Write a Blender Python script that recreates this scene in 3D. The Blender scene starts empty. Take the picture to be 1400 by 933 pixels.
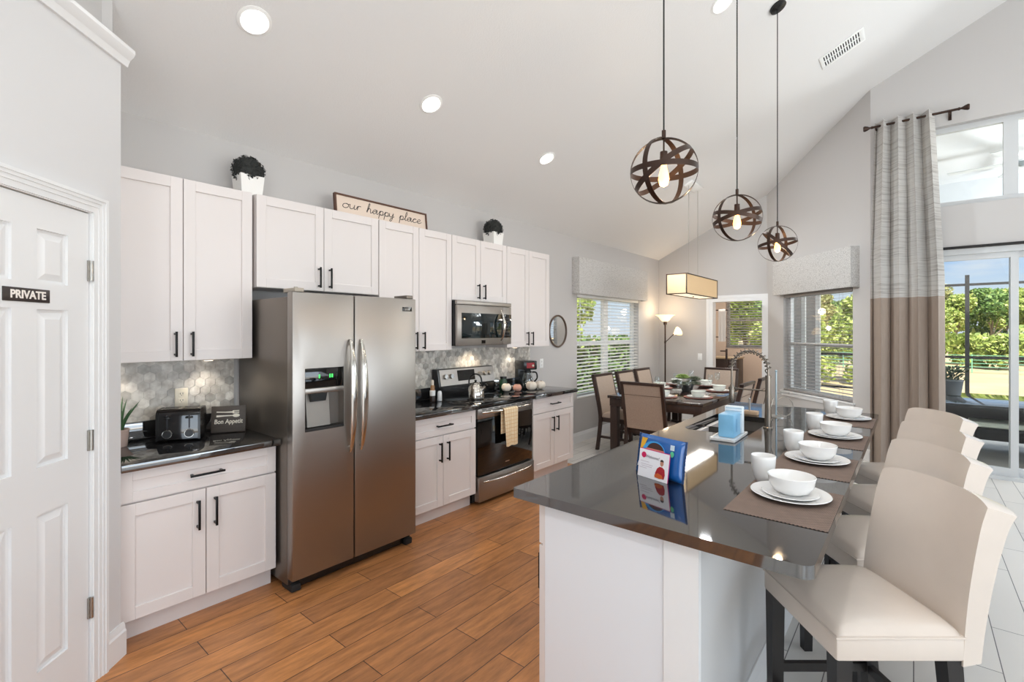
import bpy, bmesh, math, random
from mathutils import Vector, Matrix, Euler
R = math.radians
SC = bpy.context.scene
COL = SC.collection
random.seed(7)

# ------------------------------------------------------------------ camera
CAM_H = 1.55
cd = bpy.data.cameras.new('camera')
cd.sensor_width = 36.0
cd.lens = 36.0 * 660.0 / 1400.0
cd.shift_x = 0.0
cd.shift_y = -(466.5 - 453.0) / 1400.0
cd.clip_start = 0.02
cd.clip_end = 500
cam = bpy.data.objects.new('camera', cd)
COL.objects.link(cam)
cam.location = (0, 0, CAM_H)
cam.rotation_euler = (R(90), 0, R(39.8))
SC.camera = cam

# ------------------------------------------------------------------ view
SC.view_settings.view_transform = 'Standard'
SC.view_settings.look = 'None'
SC.view_settings.gamma = 1.0
SC.view_settings.use_curve_mapping = False
SC.view_settings.exposure = 0.0
SC.cycles.max_bounces = 8
SC.cycles.diffuse_bounces = 5
SC.cycles.glossy_bounces = 5
SC.cycles.transparent_max_bounces = 24
SC.cycles.caustics_reflective = False
SC.cycles.caustics_refractive = False
SC.cycles.sample_clamp_indirect = 6.0

SKY_STRENGTH = 0.95
SUN_POWER = 10.0
DOWNLIGHT_W = 5.0

# ------------------------------------------------------------------ world
w = bpy.data.worlds.new('sky')
SC.world = w
w.use_nodes = True
nt = w.node_tree
nt.nodes.clear()
o_ = nt.nodes.new('ShaderNodeOutputWorld')
bg = nt.nodes.new('ShaderNodeBackground')
tc = nt.nodes.new('ShaderNodeTexCoord')
sp = nt.nodes.new('ShaderNodeSeparateXYZ')
cr = nt.nodes.new('ShaderNodeValToRGB')
e = cr.color_ramp.elements
e[0].position = 0.0; e[0].color = (0.80, 0.88, 1.0, 1)
e[1].position = 1.0; e[1].color = (0.55, 0.72, 1.0, 1)
k = e.new(0.06); k.color = (0.76, 0.88, 1.0, 1)
k = e.new(0.14); k.color = (0.30, 0.58, 1.0, 1)
k = e.new(0.55); k.color = (0.75, 0.86, 1.0, 1)
nz = nt.nodes.new('ShaderNodeTexNoise')
nz.inputs['Scale'].default_value = 5.0
nz.inputs['Detail'].default_value = 6.0
mp = nt.nodes.new('ShaderNodeMapping')
mp.inputs['Scale'].default_value = (1, 1, 4)
cl = nt.nodes.new('ShaderNodeValToRGB')
cl.color_ramp.elements[0].position = 0.5; cl.color_ramp.elements[0].color = (0, 0, 0, 1)
cl.color_ramp.elements[1].position = 0.72; cl.color_ramp.elements[1].color = (1, 1, 1, 1)
mx = nt.nodes.new('ShaderNodeMixRGB')
mx.inputs[2].default_value = (1, 1, 1, 1)
nt.links.new(tc.outputs['Generated'], sp.inputs[0])
nt.links.new(sp.outputs['Z'], cr.inputs[0])
nt.links.new(tc.outputs['Generated'], mp.inputs[0])
nt.links.new(mp.outputs[0], nz.inputs['Vector'])
nt.links.new(nz.outputs['Fac'], cl.inputs[0])
nt.links.new(cl.outputs[0], mx.inputs[0])
nt.links.new(cr.outputs[0], mx.inputs[1])
nt.links.new(mx.outputs[0], bg.inputs[0])
bg.inputs[1].default_value = SKY_STRENGTH
nt.links.new(bg.outputs[0], o_.inputs[0])

# ------------------------------------------------------------------ sun and lamps
def add_sun():
    l = bpy.data.lights.new('sun', 'SUN')
    l.energy = SUN_POWER
    l.angle = R(1.0)
    l.color = (1, 0.95, 0.86)
    o = bpy.data.objects.new('sun', l)
    COL.objects.link(o)
    d = Vector((-0.30, 0.62, -0.90))
    o.rotation_euler = d.to_track_quat('-Z', 'Y').to_euler()
add_sun()

def area(name, loc, target, sx, sy, watts, color=(1, 1, 1), shape='RECTANGLE'):
    l = bpy.data.lights.new(name, 'AREA')
    l.shape = shape
    l.size = sx
    if shape in ('RECTANGLE', 'ELLIPSE'):
        l.size_y = sy
    l.energy = watts
    l.color = color
    o = bpy.data.objects.new(name, l)
    COL.objects.link(o)
    o.location = loc
    d = Vector(target) - Vector(loc)
    o.rotation_euler = d.to_track_quat('-Z', 'Y').to_euler()
    return o

def ceil_z(x):
    return 2.85 + 0.49 * (x + 3.6) if x <= 2.2 else 2.85 + 0.49 * 5.8 - 0.49 * (x - 2.2)

# added fill lights behind and beside the camera, out of view, no real fixtures
COOL = (0.80, 0.905, 1.0)
area('great_room_fill_up', (3.0, 0.4, 1.9), (2.0, 0.8, 5.0), 2.5, 2.5, 56, COOL)
area('living_area_fill_up', (3.2, 3.4, 1.7), (1.6, 3.4, 5.0), 3.0, 3.0, 72, COOL)
area('rear_high_fill', (2.6, -1.6, 4.4), (-1.2, 3.4, 0.8), 3.2, 3.2, 30, COOL)
area('right_side_fill', (6.3, 2.0, 1.5), (0, 2.4, 1.3), 6.5, 2.4, 140, COOL)  # added fill set inside the unseen right wall's opening
area('rear_fill', (3.6, -4.0, 1.5), (-1.4, 4.0, 1.1), 3.0, 2.4, 115, COOL)  # added fill from the unseen rear wall, aimed at the island

# ------------------------------------------------------------------ materials
def lin(c):
    def f(v):
        v = v / 255.0
        return v / 12.92 if v <= 0.04045 else ((v + 0.055) / 1.055) ** 2.4
    return (f(c[0]), f(c[1]), f(c[2]), 1.0)

MATS = {}
def mat(name, col, rough=0.5, metal=0.0, noise=0.0, nscale=8.0, bump=0.0, bscale=60.0, spec=0.5, emit=None, estr=0.0,
        coat=0.0, trans=0.0, aniso=0.0, stretch=None, sub=0.0):
    if name in MATS:
        return MATS[name]
    m = bpy.data.materials.new(name)
    m.use_nodes = True
    t = m.node_tree
    b = t.nodes['Principled BSDF']
    c = lin(col)
    b.inputs['Base Color'].default_value = c
    b.inputs['Roughness'].default_value = rough
    b.inputs['Metallic'].default_value = metal
    b.inputs['Specular IOR Level'].default_value = spec
    b.inputs['Coat Weight'].default_value = coat
    b.inputs['Transmission Weight'].default_value = trans
    b.inputs['Anisotropic'].default_value = aniso
    if emit:
        b.inputs['Emission Color'].default_value = lin(emit)
        b.inputs['Emission Strength'].default_value = estr
    if noise or bump:
        co = t.nodes.new('ShaderNodeTexCoord')
        mpn = t.nodes.new('ShaderNodeMapping')
        if stretch:
            mpn.inputs['Scale'].default_value = stretch
        t.links.new(co.outputs['Object'], mpn.inputs[0])
    if noise:
        n = t.nodes.new('ShaderNodeTexNoise')
        n.inputs['Scale'].default_value = nscale
        n.inputs['Detail'].default_value = 6.0
        t.links.new(mpn.outputs[0], n.inputs['Vector'])
        rr = t.nodes.new('ShaderNodeValToRGB')
        lo = tuple(max(0, v * (1 - noise)) for v in c[:3]) + (1,)
        hi = tuple(min(1, v * (1 + noise)) for v in c[:3]) + (1,)
        rr.color_ramp.elements[0].position = 0.3
        rr.color_ramp.elements[0].color = lo
        rr.color_ramp.elements[1].position = 0.7
        rr.color_ramp.elements[1].color = hi
        t.links.new(n.outputs['Fac'], rr.inputs[0])
        t.links.new(rr.outputs[0], b.inputs['Base Color'])
    if bump:
        n2 = t.nodes.new('ShaderNodeTexNoise')
        n2.inputs['Scale'].default_value = bscale
        n2.inputs['Detail'].default_value = 4.0
        t.links.new(mpn.outputs[0], n2.inputs['Vector'])
        bp = t.nodes.new('ShaderNodeBump')
        bp.inputs['Strength'].default_value = bump
        bp.inputs['Distance'].default_value = 0.004
        t.links.new(n2.outputs['Fac'], bp.inputs['Height'])
        t.links.new(bp.outputs[0], b.inputs['Normal'])
    MATS[name] = m
    return m

def glass_mat(name, tint=(0.95, 0.97, 0.97), refl=0.04):
    m = bpy.data.materials.new(name)
    m.use_nodes = True
    t = m.node_tree
    t.nodes.clear()
    o = t.nodes.new('ShaderNodeOutputMaterial')
    tr = t.nodes.new('ShaderNodeBsdfTransparent')
    tr.inputs[0].default_value = tint + (1,)
    gl = t.nodes.new('ShaderNodeBsdfGlossy')
    gl.inputs['Roughness'].default_value = 0.01
    lw = t.nodes.new('ShaderNodeLayerWeight')
    lw.inputs[0].default_value = 0.25
    mu = t.nodes.new('ShaderNodeMath')
    mu.operation = 'MULTIPLY_ADD'
    mu.inputs[1].default_value = 0.1
    mu.inputs[2].default_value = refl * 0.5
    mi = t.nodes.new('ShaderNodeMixShader')
    t.links.new(lw.outputs['Fresnel'], mu.inputs[0])
    t.links.new(mu.outputs[0], mi.inputs[0])
    t.links.new(tr.outputs[0], mi.inputs[1])
    t.links.new(gl.outputs[0], mi.inputs[2])
    t.links.new(mi.outputs[0], o.inputs[0])
    return m

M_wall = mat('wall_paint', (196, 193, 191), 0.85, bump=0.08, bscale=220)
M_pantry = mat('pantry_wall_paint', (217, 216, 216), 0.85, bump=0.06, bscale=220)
M_ceil = mat('ceiling_paint', (228, 227, 226), 0.9, bump=0.35, bscale=90)
M_trim = mat('white_trim_paint', (232, 232, 232), 0.35)
M_cab = mat('white_cabinet_paint', (226, 219, 216), 0.38)
M_black = mat('matte_black_metal', (22, 21, 21), 0.35, metal=0.6)
M_blackp = mat('black_plastic', (16, 16, 17), 0.25)
M_blackg = mat('black_glass', (8, 9, 10), 0.04, coat=0.4)
M_dark = mat('dark_gap', (30, 28, 27), 0.7)
M_steel = mat('brushed_stainless_steel', (164, 158, 152), 0.36, metal=1.0, bump=0.05, bscale=40, stretch=(1, 1, 40), aniso=0.5)
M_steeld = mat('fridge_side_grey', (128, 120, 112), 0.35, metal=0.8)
M_chrome = mat('polished_steel', (205, 200, 192), 0.14, metal=1.0)
M_nickel = mat('brushed_nickel', (176, 172, 166), 0.3, metal=1.0)
M_glass = glass_mat('window_glass')
M_clear = glass_mat('clear_glassware', (0.97, 0.985, 0.985), 0.12)
M_china = mat('white_porcelain', (238, 237, 235), 0.12, coat=0.3)
M_faucet = mat('faucet_nickel', (134, 126, 117), 0.26, metal=1.0)
M_leather = mat('cream_leather', (217, 204, 192), 0.24, noise=0.03, nscale=6, bump=0.04, bscale=200, spec=0.6)
M_legblk = mat('espresso_black_wood', (28, 24, 23), 0.4)
M_espresso = mat('espresso_wood', (58, 42, 36), 0.35, noise=0.2, nscale=5, stretch=(8, 8, 1))
M_fabric = mat('taupe_chair_fabric', (176, 158, 143), 0.9, noise=0.08, nscale=90, bump=0.2, bscale=300)
M_bulb = mat('warm_glowing_bulb', (255, 190, 110), 0.3, emit=(255, 178, 88), estr=14.0)
M_bronze = mat('dark_bronze_bands', (70, 55, 48), 0.4, metal=0.85)
M_alum = mat('grey_white_aluminium', (205, 207, 208), 0.4)
M_blind = mat('white_blind_slats', (236, 236, 233), 0.5)
M_blindg = mat('grey_blind_slats', (150, 145, 142), 0.5)
M_plateiv = mat('ivory_plastic', (236, 226, 206), 0.4)
M_platew = mat('white_plastic', (240, 240, 238), 0.4)
M_green = mat('dark_boxwood_leaves', (44, 46, 44), 0.8, noise=0.35, nscale=60)
M_white = mat('matte_white', (238, 236, 232), 0.55)

def granite():
    m = bpy.data.materials.new('polished_black_granite')
    m.use_nodes = True
    t = m.node_tree
    b = t.nodes['Principled BSDF']
    co = t.nodes.new('ShaderNodeTexCoord')
    v = t.nodes.new('ShaderNodeTexVoronoi')
    v.inputs['Scale'].default_value = 160
    n = t.nodes.new('ShaderNodeTexNoise')
    n.inputs['Scale'].default_value = 420
    n.inputs['Detail'].default_value = 3
    r = t.nodes.new('ShaderNodeValToRGB')
    r.color_ramp.elements[0].position = 0.58; r.color_ramp.elements[0].color = (0.008, 0.008, 0.009, 1)
    r.color_ramp.elements[1].position = 0.75; r.color_ramp.elements[1].color = (0.10, 0.10, 0.10, 1)
    t.links.new(co.outputs['Object'], v.inputs['Vector'])
    t.links.new(co.outputs['Object'], n.inputs['Vector'])
    t.links.new(n.outputs['Fac'], r.inputs[0])
    t.links.new(r.outputs[0], b.inputs['Base Color'])
    b.inputs['Roughness'].default_value = 0.045
    b.inputs['IOR'].default_value = 2.6
    return m
M_granite = granite()

def floor_mat():
    m = bpy.data.materials.new('plank_tile_floor')
    m.use_nodes = True
    t = m.node_tree
    L = t.links.new
    b = t.nodes['Principled BSDF']
    co = t.nodes.new('ShaderNodeTexCoord')
    s = t.nodes.new('ShaderNodeSeparateXYZ')
    L(co.outputs['Object'], s.inputs[0])
    def brick(x0, y0, row, c1, c2, mo):
        ax = t.nodes.new('ShaderNodeMath'); ax.operation = 'SUBTRACT'; ax.inputs[1].default_value = x0
        ay = t.nodes.new('ShaderNodeMath'); ay.operation = 'SUBTRACT'; ay.inputs[1].default_value = y0
        L(s.outputs['X'], ax.inputs[0]); L(s.outputs['Y'], ay.inputs[0])
        cb = t.nodes.new('ShaderNodeCombineXYZ')
        L(ay.outputs[0], cb.inputs[0]); L(ax.outputs[0], cb.inputs[1])
        br = t.nodes.new('ShaderNodeTexBrick')
        br.offset = 0.5; br.offset_frequency = 2
        br.inputs['Scale'].default_value = 1.0
        br.inputs['Mortar Size'].default_value = 0.0022
        br.inputs['Mortar Smooth'].default_value = 0.1
        br.inputs['Bias'].default_value = 0.0
        br.inputs['Brick Width'].default_value = 0.9
        br.inputs['Row Height'].default_value = row
        br.inputs['Color1'].default_value = c1
        br.inputs['Color2'].default_value = c2
        br.inputs['Mortar'].default_value = mo
        L(cb.outputs[0], br.inputs['Vector'])
        return br
    wb = brick(-1.38, 1.745, 0.152, lin((206, 142, 86)), lin((172, 118, 76)), lin((72, 50, 36)))
    tb = brick(0.31, 3.10, 0.156, lin((226, 222, 216)), lin((212, 208, 203)), lin((96, 92, 90)))
    # grain along the planks
    mp1 = t.nodes.new('ShaderNodeMapping'); mp1.inputs['Scale'].default_value = (9, 1.3, 1)
    L(co.outputs['Object'], mp1.inputs[0])
    n1 = t.nodes.new('ShaderNodeTexNoise'); n1.inputs['Scale'].default_value = 3.0; n1.inputs['Detail'].default_value = 8; n1.inputs['Roughness'].default_value = 0.65
    L(mp1.outputs[0], n1.inputs['Vector'])
    r1 = t.nodes.new('ShaderNodeValToRGB')
    r1.color_ramp.elements[0].position = 0.3; r1.color_ramp.elements[0].color = (0.55, 0.52, 0.5, 1)
    r1.color_ramp.elements[1].position = 0.72; r1.color_ramp.elements[1].color = (1.22, 1.18, 1.12, 1)
    L(n1.outputs['Fac'], r1.inputs[0])
    mw = t.nodes.new('ShaderNodeMixRGB'); mw.blend_type = 'MULTIPLY'; mw.inputs[0].default_value = 1.0
    L(wb.outputs['Color'], mw.inputs[1]); L(r1.outputs[0], mw.inputs[2])
    # which floor: wood-look in the kitchen aisle, white elsewhere
    lx = t.nodes.new('ShaderNodeMath'); lx.operation = 'LESS_THAN'; lx.inputs[1].default_value = -0.56
    ly = t.nodes.new('ShaderNodeMath'); ly.operation = 'LESS_THAN'; ly.inputs[1].default_value = 4.78
    L(s.outputs['X'], lx.inputs[0]); L(s.outputs['Y'], ly.inputs[0])
    mm = t.nodes.new('ShaderNodeMath'); mm.operation = 'MULTIPLY'
    L(lx.outputs[0], mm.inputs[0]); L(ly.outputs[0], mm.inputs[1])
    mx_ = t.nodes.new('ShaderNodeMixRGB')
    L(mm.outputs[0], mx_.inputs[0]); L(tb.outputs['Color'], mx_.inputs[1]); L(mw.outputs[0], mx_.inputs[2])
    L(mx_.outputs[0], b.inputs['Base Color'])
    b.inputs['Roughness'].default_value = 0.33
    bp = t.nodes.new('ShaderNodeBump'); bp.inputs['Strength'].default_value = 0.25; bp.inputs['Distance'].default_value = 0.002; bp.invert = True
    mf = t.nodes.new('ShaderNodeMixRGB')
    L(mm.outputs[0], mf.inputs[0]); L(tb.outputs['Fac'], mf.inputs[1]); L(wb.outputs['Fac'], mf.inputs[2])
    L(mf.outputs[0], bp.inputs['Height']); L(bp.outputs[0], b.inputs['Normal'])
    return m
M_floor = floor_mat()

# ------------------------------------------------------------------ builders
class MB:
    def __init__(self):
        self.bm = bmesh.new()
    def _add(self, pts, faces):
        vs = [self.bm.verts.new(p) for p in pts]
        for f in faces:
            try:
                self.bm.faces.new([vs[i] for i in f])
            except ValueError:
                pass
        return vs
    def box(self, x0, x1, y0, y1, z0, z1, bev=0.0, seg=2):
        r = bmesh.ops.create_cube(self.bm, size=1.0)
        for v in r['verts']:
            v.co.x = x0 + (v.co.x + 0.5) * (x1 - x0)
            v.co.y = y0 + (v.co.y + 0.5) * (y1 - y0)
            v.co.z = z0 + (v.co.z + 0.5) * (z1 - z0)
        if bev:
            es = list({ed for v in r['verts'] for ed in v.link_edges})
            bmesh.ops.bevel(self.bm, geom=es, offset=bev, segments=seg, affect='EDGES', profile=0.5, clamp_overlap=True)
        return self
    def hexa(self, b4, t4):
        self._add(list(b4) + list(t4), [(3, 2, 1, 0), (4, 5, 6, 7), (0, 1, 5, 4), (1, 2, 6, 5), (2, 3, 7, 6), (3, 0, 4, 7)])
        return self
    def prism(self, poly, lo, hi, axis='z'):
        n = len(poly)
        def P(p, h):
            return (p[0], p[1], h) if axis == 'z' else ((h, p[0], p[1]) if axis == 'x' else (p[0], h, p[1]))
        pts = [P(p, lo) for p in poly] + [P(p, hi) for p in poly]
        fs = [tuple(range(n - 1, -1, -1)), tuple(range(n, 2 * n))] + [(i, (i + 1) % n, n + (i + 1) % n, n + i) for i in range(n)]
        self._add(pts, fs)
        return self
    def cyl(self, p0, p1, r0, r1=None, seg=16):
        r1 = r0 if r1 is None else r1
        p0 = Vector(p0); p1 = Vector(p1)
        d = (p1 - p0).normalized()
        a = d.orthogonal().normalized(); b = d.cross(a)
        pts = []
        for p, r in ((p0, r0), (p1, r1)):
            for i in range(seg):
                t = 2 * math.pi * i / seg
                pts.append(p + a * (r * math.cos(t)) + b * (r * math.sin(t)))
        fs = [tuple(range(seg - 1, -1, -1)), tuple(range(seg, 2 * seg))] + [(i, (i + 1) % seg, seg + (i + 1) % seg, seg + i) for i in range(seg)]
        self._add(pts, fs)
        return self
    def tube(self, pts, r, seg=8, closed=False, flat=None):
        pts = [Vector(p) for p in pts]
        n = len(pts)
        rings = []
        up = None
        for i in range(n):
            if closed:
                d = (pts[(i + 1) % n] - pts[i - 1]).normalized()
            else:
                d = (pts[min(i + 1, n - 1)] - pts[max(i - 1, 0)]).normalized()
            if up is None:
                up = d.orthogonal().normalized()
            else:
                up = (up - d * up.dot(d)).normalized()
            sd = d.cross(up)
            rr = r[i] if isinstance(r, (list, tuple)) else r
            rings.append([self.bm.verts.new(pts[i] + up * (rr * math.cos(2 * math.pi * j / seg)) + sd * (rr * math.sin(2 * math.pi * j / seg))) for j in range(seg)])
        m = n if closed else n - 1
        for i in range(m):
            A = rings[i]; B = rings[(i + 1) % n]
            for j in range(seg):
                try:
                    self.bm.faces.new((A[j], A[(j + 1) % seg], B[(j + 1) % seg], B[j]))
                except ValueError:
                    pass
        if not closed:
            self.bm.faces.new(rings[0][::-1]); self.bm.faces.new(rings[-1])
        return self
    def lathe(self, prof, c=(0, 0, 0), seg=28):
        rings = []
        for (r, z) in prof:
            if r < 1e-5:
                rings.append([self.bm.verts.new((c[0], c[1], c[2] + z))])
            else:
                rings.append([self.bm.verts.new((c[0] + r * math.cos(2 * math.pi * j / seg), c[1] + r * math.sin(2 * math.pi * j / seg), c[2] + z)) for j in range(seg)])
        for A, B in zip(rings, rings[1:]):
            for j in range(seg):
                k = (j + 1) % seg
                if len(A) == 1 and len(B) == 1:
                    continue
                if len(A) == 1:
                    self.bm.faces.new((A[0], B[k], B[j]))
                elif len(B) == 1:
                    self.bm.faces.new((A[j], A[k], B[0]))
                else:
                    self.bm.faces.new((A[j], A[k], B[k], B[j]))
        return self
    def sphere(self, c, r, sc=(1, 1, 1), u=20, v=12):
        rr = bmesh.ops.create_uvsphere(self.bm, u_segments=u, v_segments=v, radius=r)
        for q in rr['verts']:
            q.co = Vector((q.co.x * sc[0] + c[0], q.co.y * sc[1] + c[1], q.co.z * sc[2] + c[2]))
        return self
    def grid(self, fn, nu, nv, closed_u=False):
        vs = [[self.bm.verts.new(fn(i / (nu if closed_u else nu - 1), j / (nv - 1))) for j in range(nv)] for i in range(nu)]
        for i in range(nu if closed_u else nu - 1):
            for j in range(nv - 1):
                k = (i + 1) % nu
                self.bm.faces.new((vs[i][j], vs[k][j], vs[k][j + 1], vs[i][j + 1]))
        return self
    def xform(self, m):
        bmesh.ops.transform(self.bm, matrix=m, verts=self.bm.verts)
        return self
    def build(self, name, m, parent=None, smooth=35, world=False, loc=None, rot=None):
        bmesh.ops.recalc_face_normals(self.bm, faces=self.bm.faces)
        me = bpy.data.meshes.new(name)
        if world and parent is not None:
            bmesh.ops.transform(self.bm, matrix=gmat(parent).inverted(), verts=self.bm.verts)
        self.bm.to_mesh(me)
        self.bm.free()
        if smooth:
            for p in me.polygons:
                p.use_smooth = True
            me.set_sharp_from_angle(angle=R(smooth))
        if m:
            me.materials.append(m)
        o = bpy.data.objects.new(name, me)
        COL.objects.link(o)
        if parent is not None:
            o.parent = parent
        if loc: o.location = loc
        if rot: o.rotation_euler = rot
        return o

def gmat(o):
    m = Matrix.LocRotScale(o.location, o.rotation_euler, o.scale)
    return gmat(o.parent) @ m if o.parent else m

def tag(o, label, cat, group=None):
    o['label'] = label; o['category'] = cat
    if group: o['group'] = group
    return o
def thing(name, label, cat, loc=(0, 0, 0), rz=0.0, group=None):
    o = bpy.data.objects.new(name, None)
    o.empty_display_size = 0.1
    COL.objects.link(o)
    o.location = loc; o.rotation_euler = (0, 0, rz)
    return tag(o, label, cat, group)
def struct(name, mb, m, parent=None, **kw):
    o = mb.build(name, m, parent, **kw)
    if parent is None: o['kind'] = 'structure'
    return o
def sempty(name, loc=(0, 0, 0), rz=0.0):
    o = bpy.data.objects.new(name, None)
    COL.objects.link(o); o.location = loc; o.rotation_euler = (0, 0, rz)
    o['kind'] = 'structure'
    return o
def dup(o, loc=None, rz=None, label=None, parent=None):
    kids = list(o.children)
    c = o.copy()
    COL.objects.link(c)
    if parent is not None:
        c.parent = parent
    if loc is not None: c.location = loc
    if rz is not None: c.rotation_euler = (0, 0, rz)
    if label: c['label'] = label
    for ch in kids:
        dup(ch, parent=c)
    return c
def text(name, s, size, m, parent, loc, rot, extrude=0.0008, shear=0.0, align='CENTER', bold=0.0, sx=1.0):
    cu = bpy.data.curves.new(name, 'FONT')
    cu.body = s; cu.size = size; cu.extrude = extrude; cu.shear = shear
    cu.align_x = align; cu.align_y = 'CENTER'; cu.offset = bold
    cu.materials.append(m)
    tmp = bpy.data.objects.new(name, cu)
    me = bpy.data.meshes.new_from_object(tmp)
    bpy.data.objects.remove(tmp)
    o = bpy.data.objects.new(name, me)
    COL.objects.link(o)
    o.parent = parent; o.location = loc; o.rotation_euler = rot; o.scale = (sx, 1, 1)
    return o
def smooth_pts(p, n=5, closed=False):
    out = []
    N = len(p)
    rng = range(N if closed else N - 1)
    for i in rng:
        if closed:
            a, b, c, d = p[i - 1], p[i], p[(i + 1) % N], p[(i + 2) % N]
        else:
            a, b, c, d = p[max(i - 1, 0)], p[i], p[i + 1], p[min(i + 2, N - 1)]
        for k in range(n):
            t = k / n
            out.append(tuple(0.5 * (2 * b[q] + (c[q] - a[q]) * t + (2 * a[q] - 5 * b[q] + 4 * c[q] - d[q]) * t * t + (3 * b[q] - a[q] - 3 * c[q] + d[q]) * t ** 3) for q in range(len(b))))
    if not closed: out.append(tuple(p[-1]))
    return out

# ------------------------------------------------------------------ room shell
WX = -3.60          # kitchen wall face
FY = 8.53           # far wall face
CY = 7.12           # curtain wall face
RX, BY = 6.6, -4.2  # unseen right and rear walls
PC = (-2.91, 0.575) # pantry corner
PRZ = R(-45)

def wall(name, p0, p1, thick, top, holes, m, base=0.0):
    """wall along p0->p1, thickness to the left of that direction; top = f(x,y)."""
    p0 = Vector((p0[0], p0[1])); p1 = Vector((p1[0], p1[1]))
    Lw = (p1 - p0).length
    d = (p1 - p0) / Lw
    nrm = Vector((-d.y, d.x)) * thick
    us = sorted({0.0, Lw} | {h[0] for h in holes} | {h[1] for h in holes})
    mb = MB()
    for u0, u1 in zip(us, us[1:]):
        um = (u0 + u1) / 2
        hs = sorted([(h[2], h[3]) for h in holes if h[0] < um < h[1]])
        A = p0 + d * u0; B = p0 + d * u1
        z = base
        segs = []
        for a, b in hs:
            if a > z + 1e-4: segs.append((z, z, a, a))
            z = b
        segs.append((z, z, top(A.x, A.y), top(B.x, B.y)))
        for (za, zb, ta, tb) in segs:
            mb.hexa([(A.x, A.y, za), (B.x, B.y, zb), (B.x + nrm.x, B.y + nrm.y, zb), (A.x + nrm.x, A.y + nrm.y, za)],
                    [(A.x, A.y, ta), (B.x, B.y, tb), (B.x + nrm.x, B.y + nrm.y, tb), (A.x + nrm.x, A.y + nrm.y, ta)])
    return struct(name, mb, m, smooth=0)

ct = lambda x, y: ceil_z(x) + 0.02
mb = MB().box(-3.75, RX + 0.2, BY - 0.2, CY + 0.1, -0.12, 0.0)
mb.box(-3.75, -0.35, CY + 0.1, FY + 0.12, -0.12, 0.0)
struct('floor', mb, M_floor, smooth=0)

# kitchen wall with the dining window in it
WIN_L = (5.73, 7.68, 0.60, 2.075)
wall('wall_left', (WX, 0.45), (WX, FY + 0.15), 0.15, lambda x, y: 2.86, [(WIN_L[0] - 0.45, WIN_L[1] - 0.45, WIN_L[2], WIN_L[3])], M_wall)
# far wall with the cased opening (runs +x, thickness to +y)
BXc = -1.809
wall('wall_back', (WX - 0.15, FY), (BXc, FY), 0.15, ct, [(-2.655 - WX + 0.15, -1.862 - WX + 0.15, 0.0, 2.06)], M_wall)
# angled nook wall: along from (BXc,FY) to (-.399,CY)
NL = math.hypot(-0.399 - BXc, FY - CY)
nb = lambda X: (X - BXc) * math.sqrt(2)
WIN_N = (nb(-1.522), nb(-0.585), 0.66, 2.10)
wall('wall_nook', (BXc, FY), (-0.399, CY), 0.15, ct, [WIN_N], M_wall)
# curtain wall
DOOR = (-0.15, 2.55, 0.0, 2.44)
UPW = (-0.15, 2.55, 2.92, 3.81)
wall('wall_curtain', (-0.399, CY), (2.2, CY), 0.18, ct,
     [(DOOR[0] + 0.399, 2.599, DOOR[2], DOOR[3]), (UPW[0] + 0.399, 2.599, UPW[2], UPW[3])], M_wall)
wall('wall_curtain_far', (2.2, CY), (RX, CY), 0.18, ct,
     [(0.0, 0.35, DOOR[2], DOOR[3]), (0.0, 0.35, UPW[2], UPW[3])], M_wall)
wall('wall_right', (RX, CY + 0.18), (RX, BY), 0.18, lambda x, y: ceil_z(RX) + 0.02, [(1.6, 9.4, 0.15, 2.6)], M_wall)
wall('wall_front', (RX, BY), (-0.4, BY), 0.18, ct, [(1.0, 4.0, 0.0, 2.5)], M_wall)
wall('wall_rear_left', (-0.4, BY), (-0.95, -1.385), 0.15, ct, [], M_wall)

# ceiling: two slopes
mb = MB()
mb.hexa([(-3.75, BY - .2, ceil_z(-3.75)), (2.2, BY - .2, ceil_z(2.2)), (2.2, FY + .2, ceil_z(2.2)), (-3.75, FY + .2, ceil_z(-3.75))],
        [(-3.75, BY - .2, ceil_z(-3.75) + .2), (2.2, BY - .2, ceil_z(2.2) + .2), (2.2, FY + .2, ceil_z(2.2) + .2), (-3.75, FY + .2, ceil_z(-3.75) + .2)])
mb.hexa([(2.2, BY - .2, ceil_z(2.2)), (RX + .9, BY - .2, ceil_z(RX + .9)), (RX + .9, CY + .2, ceil_z(RX + .9)), (2.2, CY + .2, ceil_z(2.2))],
        [(2.2, BY - .2, ceil_z(2.2) + .2), (RX + .9, BY - .2, ceil_z(RX + .9) + .2), (RX + .9, CY + .2, ceil_z(RX + .9) + .2), (2.2, CY + .2, ceil_z(2.2) + .2)])
struct('ceiling', mb, M_ceil, smooth=0)

# pantry: angled wall with the door, low wall under the crown and set-back wall above
PL = 2.75
DA0, DA1, DZ = 0.187, 0.803, 2.064
def pantry_pt(a, n=0.0):
    s = math.sqrt(0.5)
    return (PC[0] + s * a + s * n, PC[1] - s * a + s * n)
pe = sempty('wall_pantry', (PC[0], PC[1], 0), PRZ)
mb = MB()
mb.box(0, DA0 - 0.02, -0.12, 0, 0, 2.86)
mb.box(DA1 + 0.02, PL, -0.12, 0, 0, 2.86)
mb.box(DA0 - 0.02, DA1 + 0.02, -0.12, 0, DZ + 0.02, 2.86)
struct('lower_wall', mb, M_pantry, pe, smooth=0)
mb = MB().box(0.0, PL, -0.3, -0.085, 2.84, 5.2)
struct('upper_wall', mb, M_wall, pe, smooth=0)
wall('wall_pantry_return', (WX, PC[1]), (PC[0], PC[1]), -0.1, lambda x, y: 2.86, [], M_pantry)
wall('wall_pantry_return_upper', (WX, PC[1] - .02), (PC[0] - .06, PC[1] - .02), -0.08, lambda x, y: ceil_z(x) + .02, [], M_wall, base=2.862)
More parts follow.
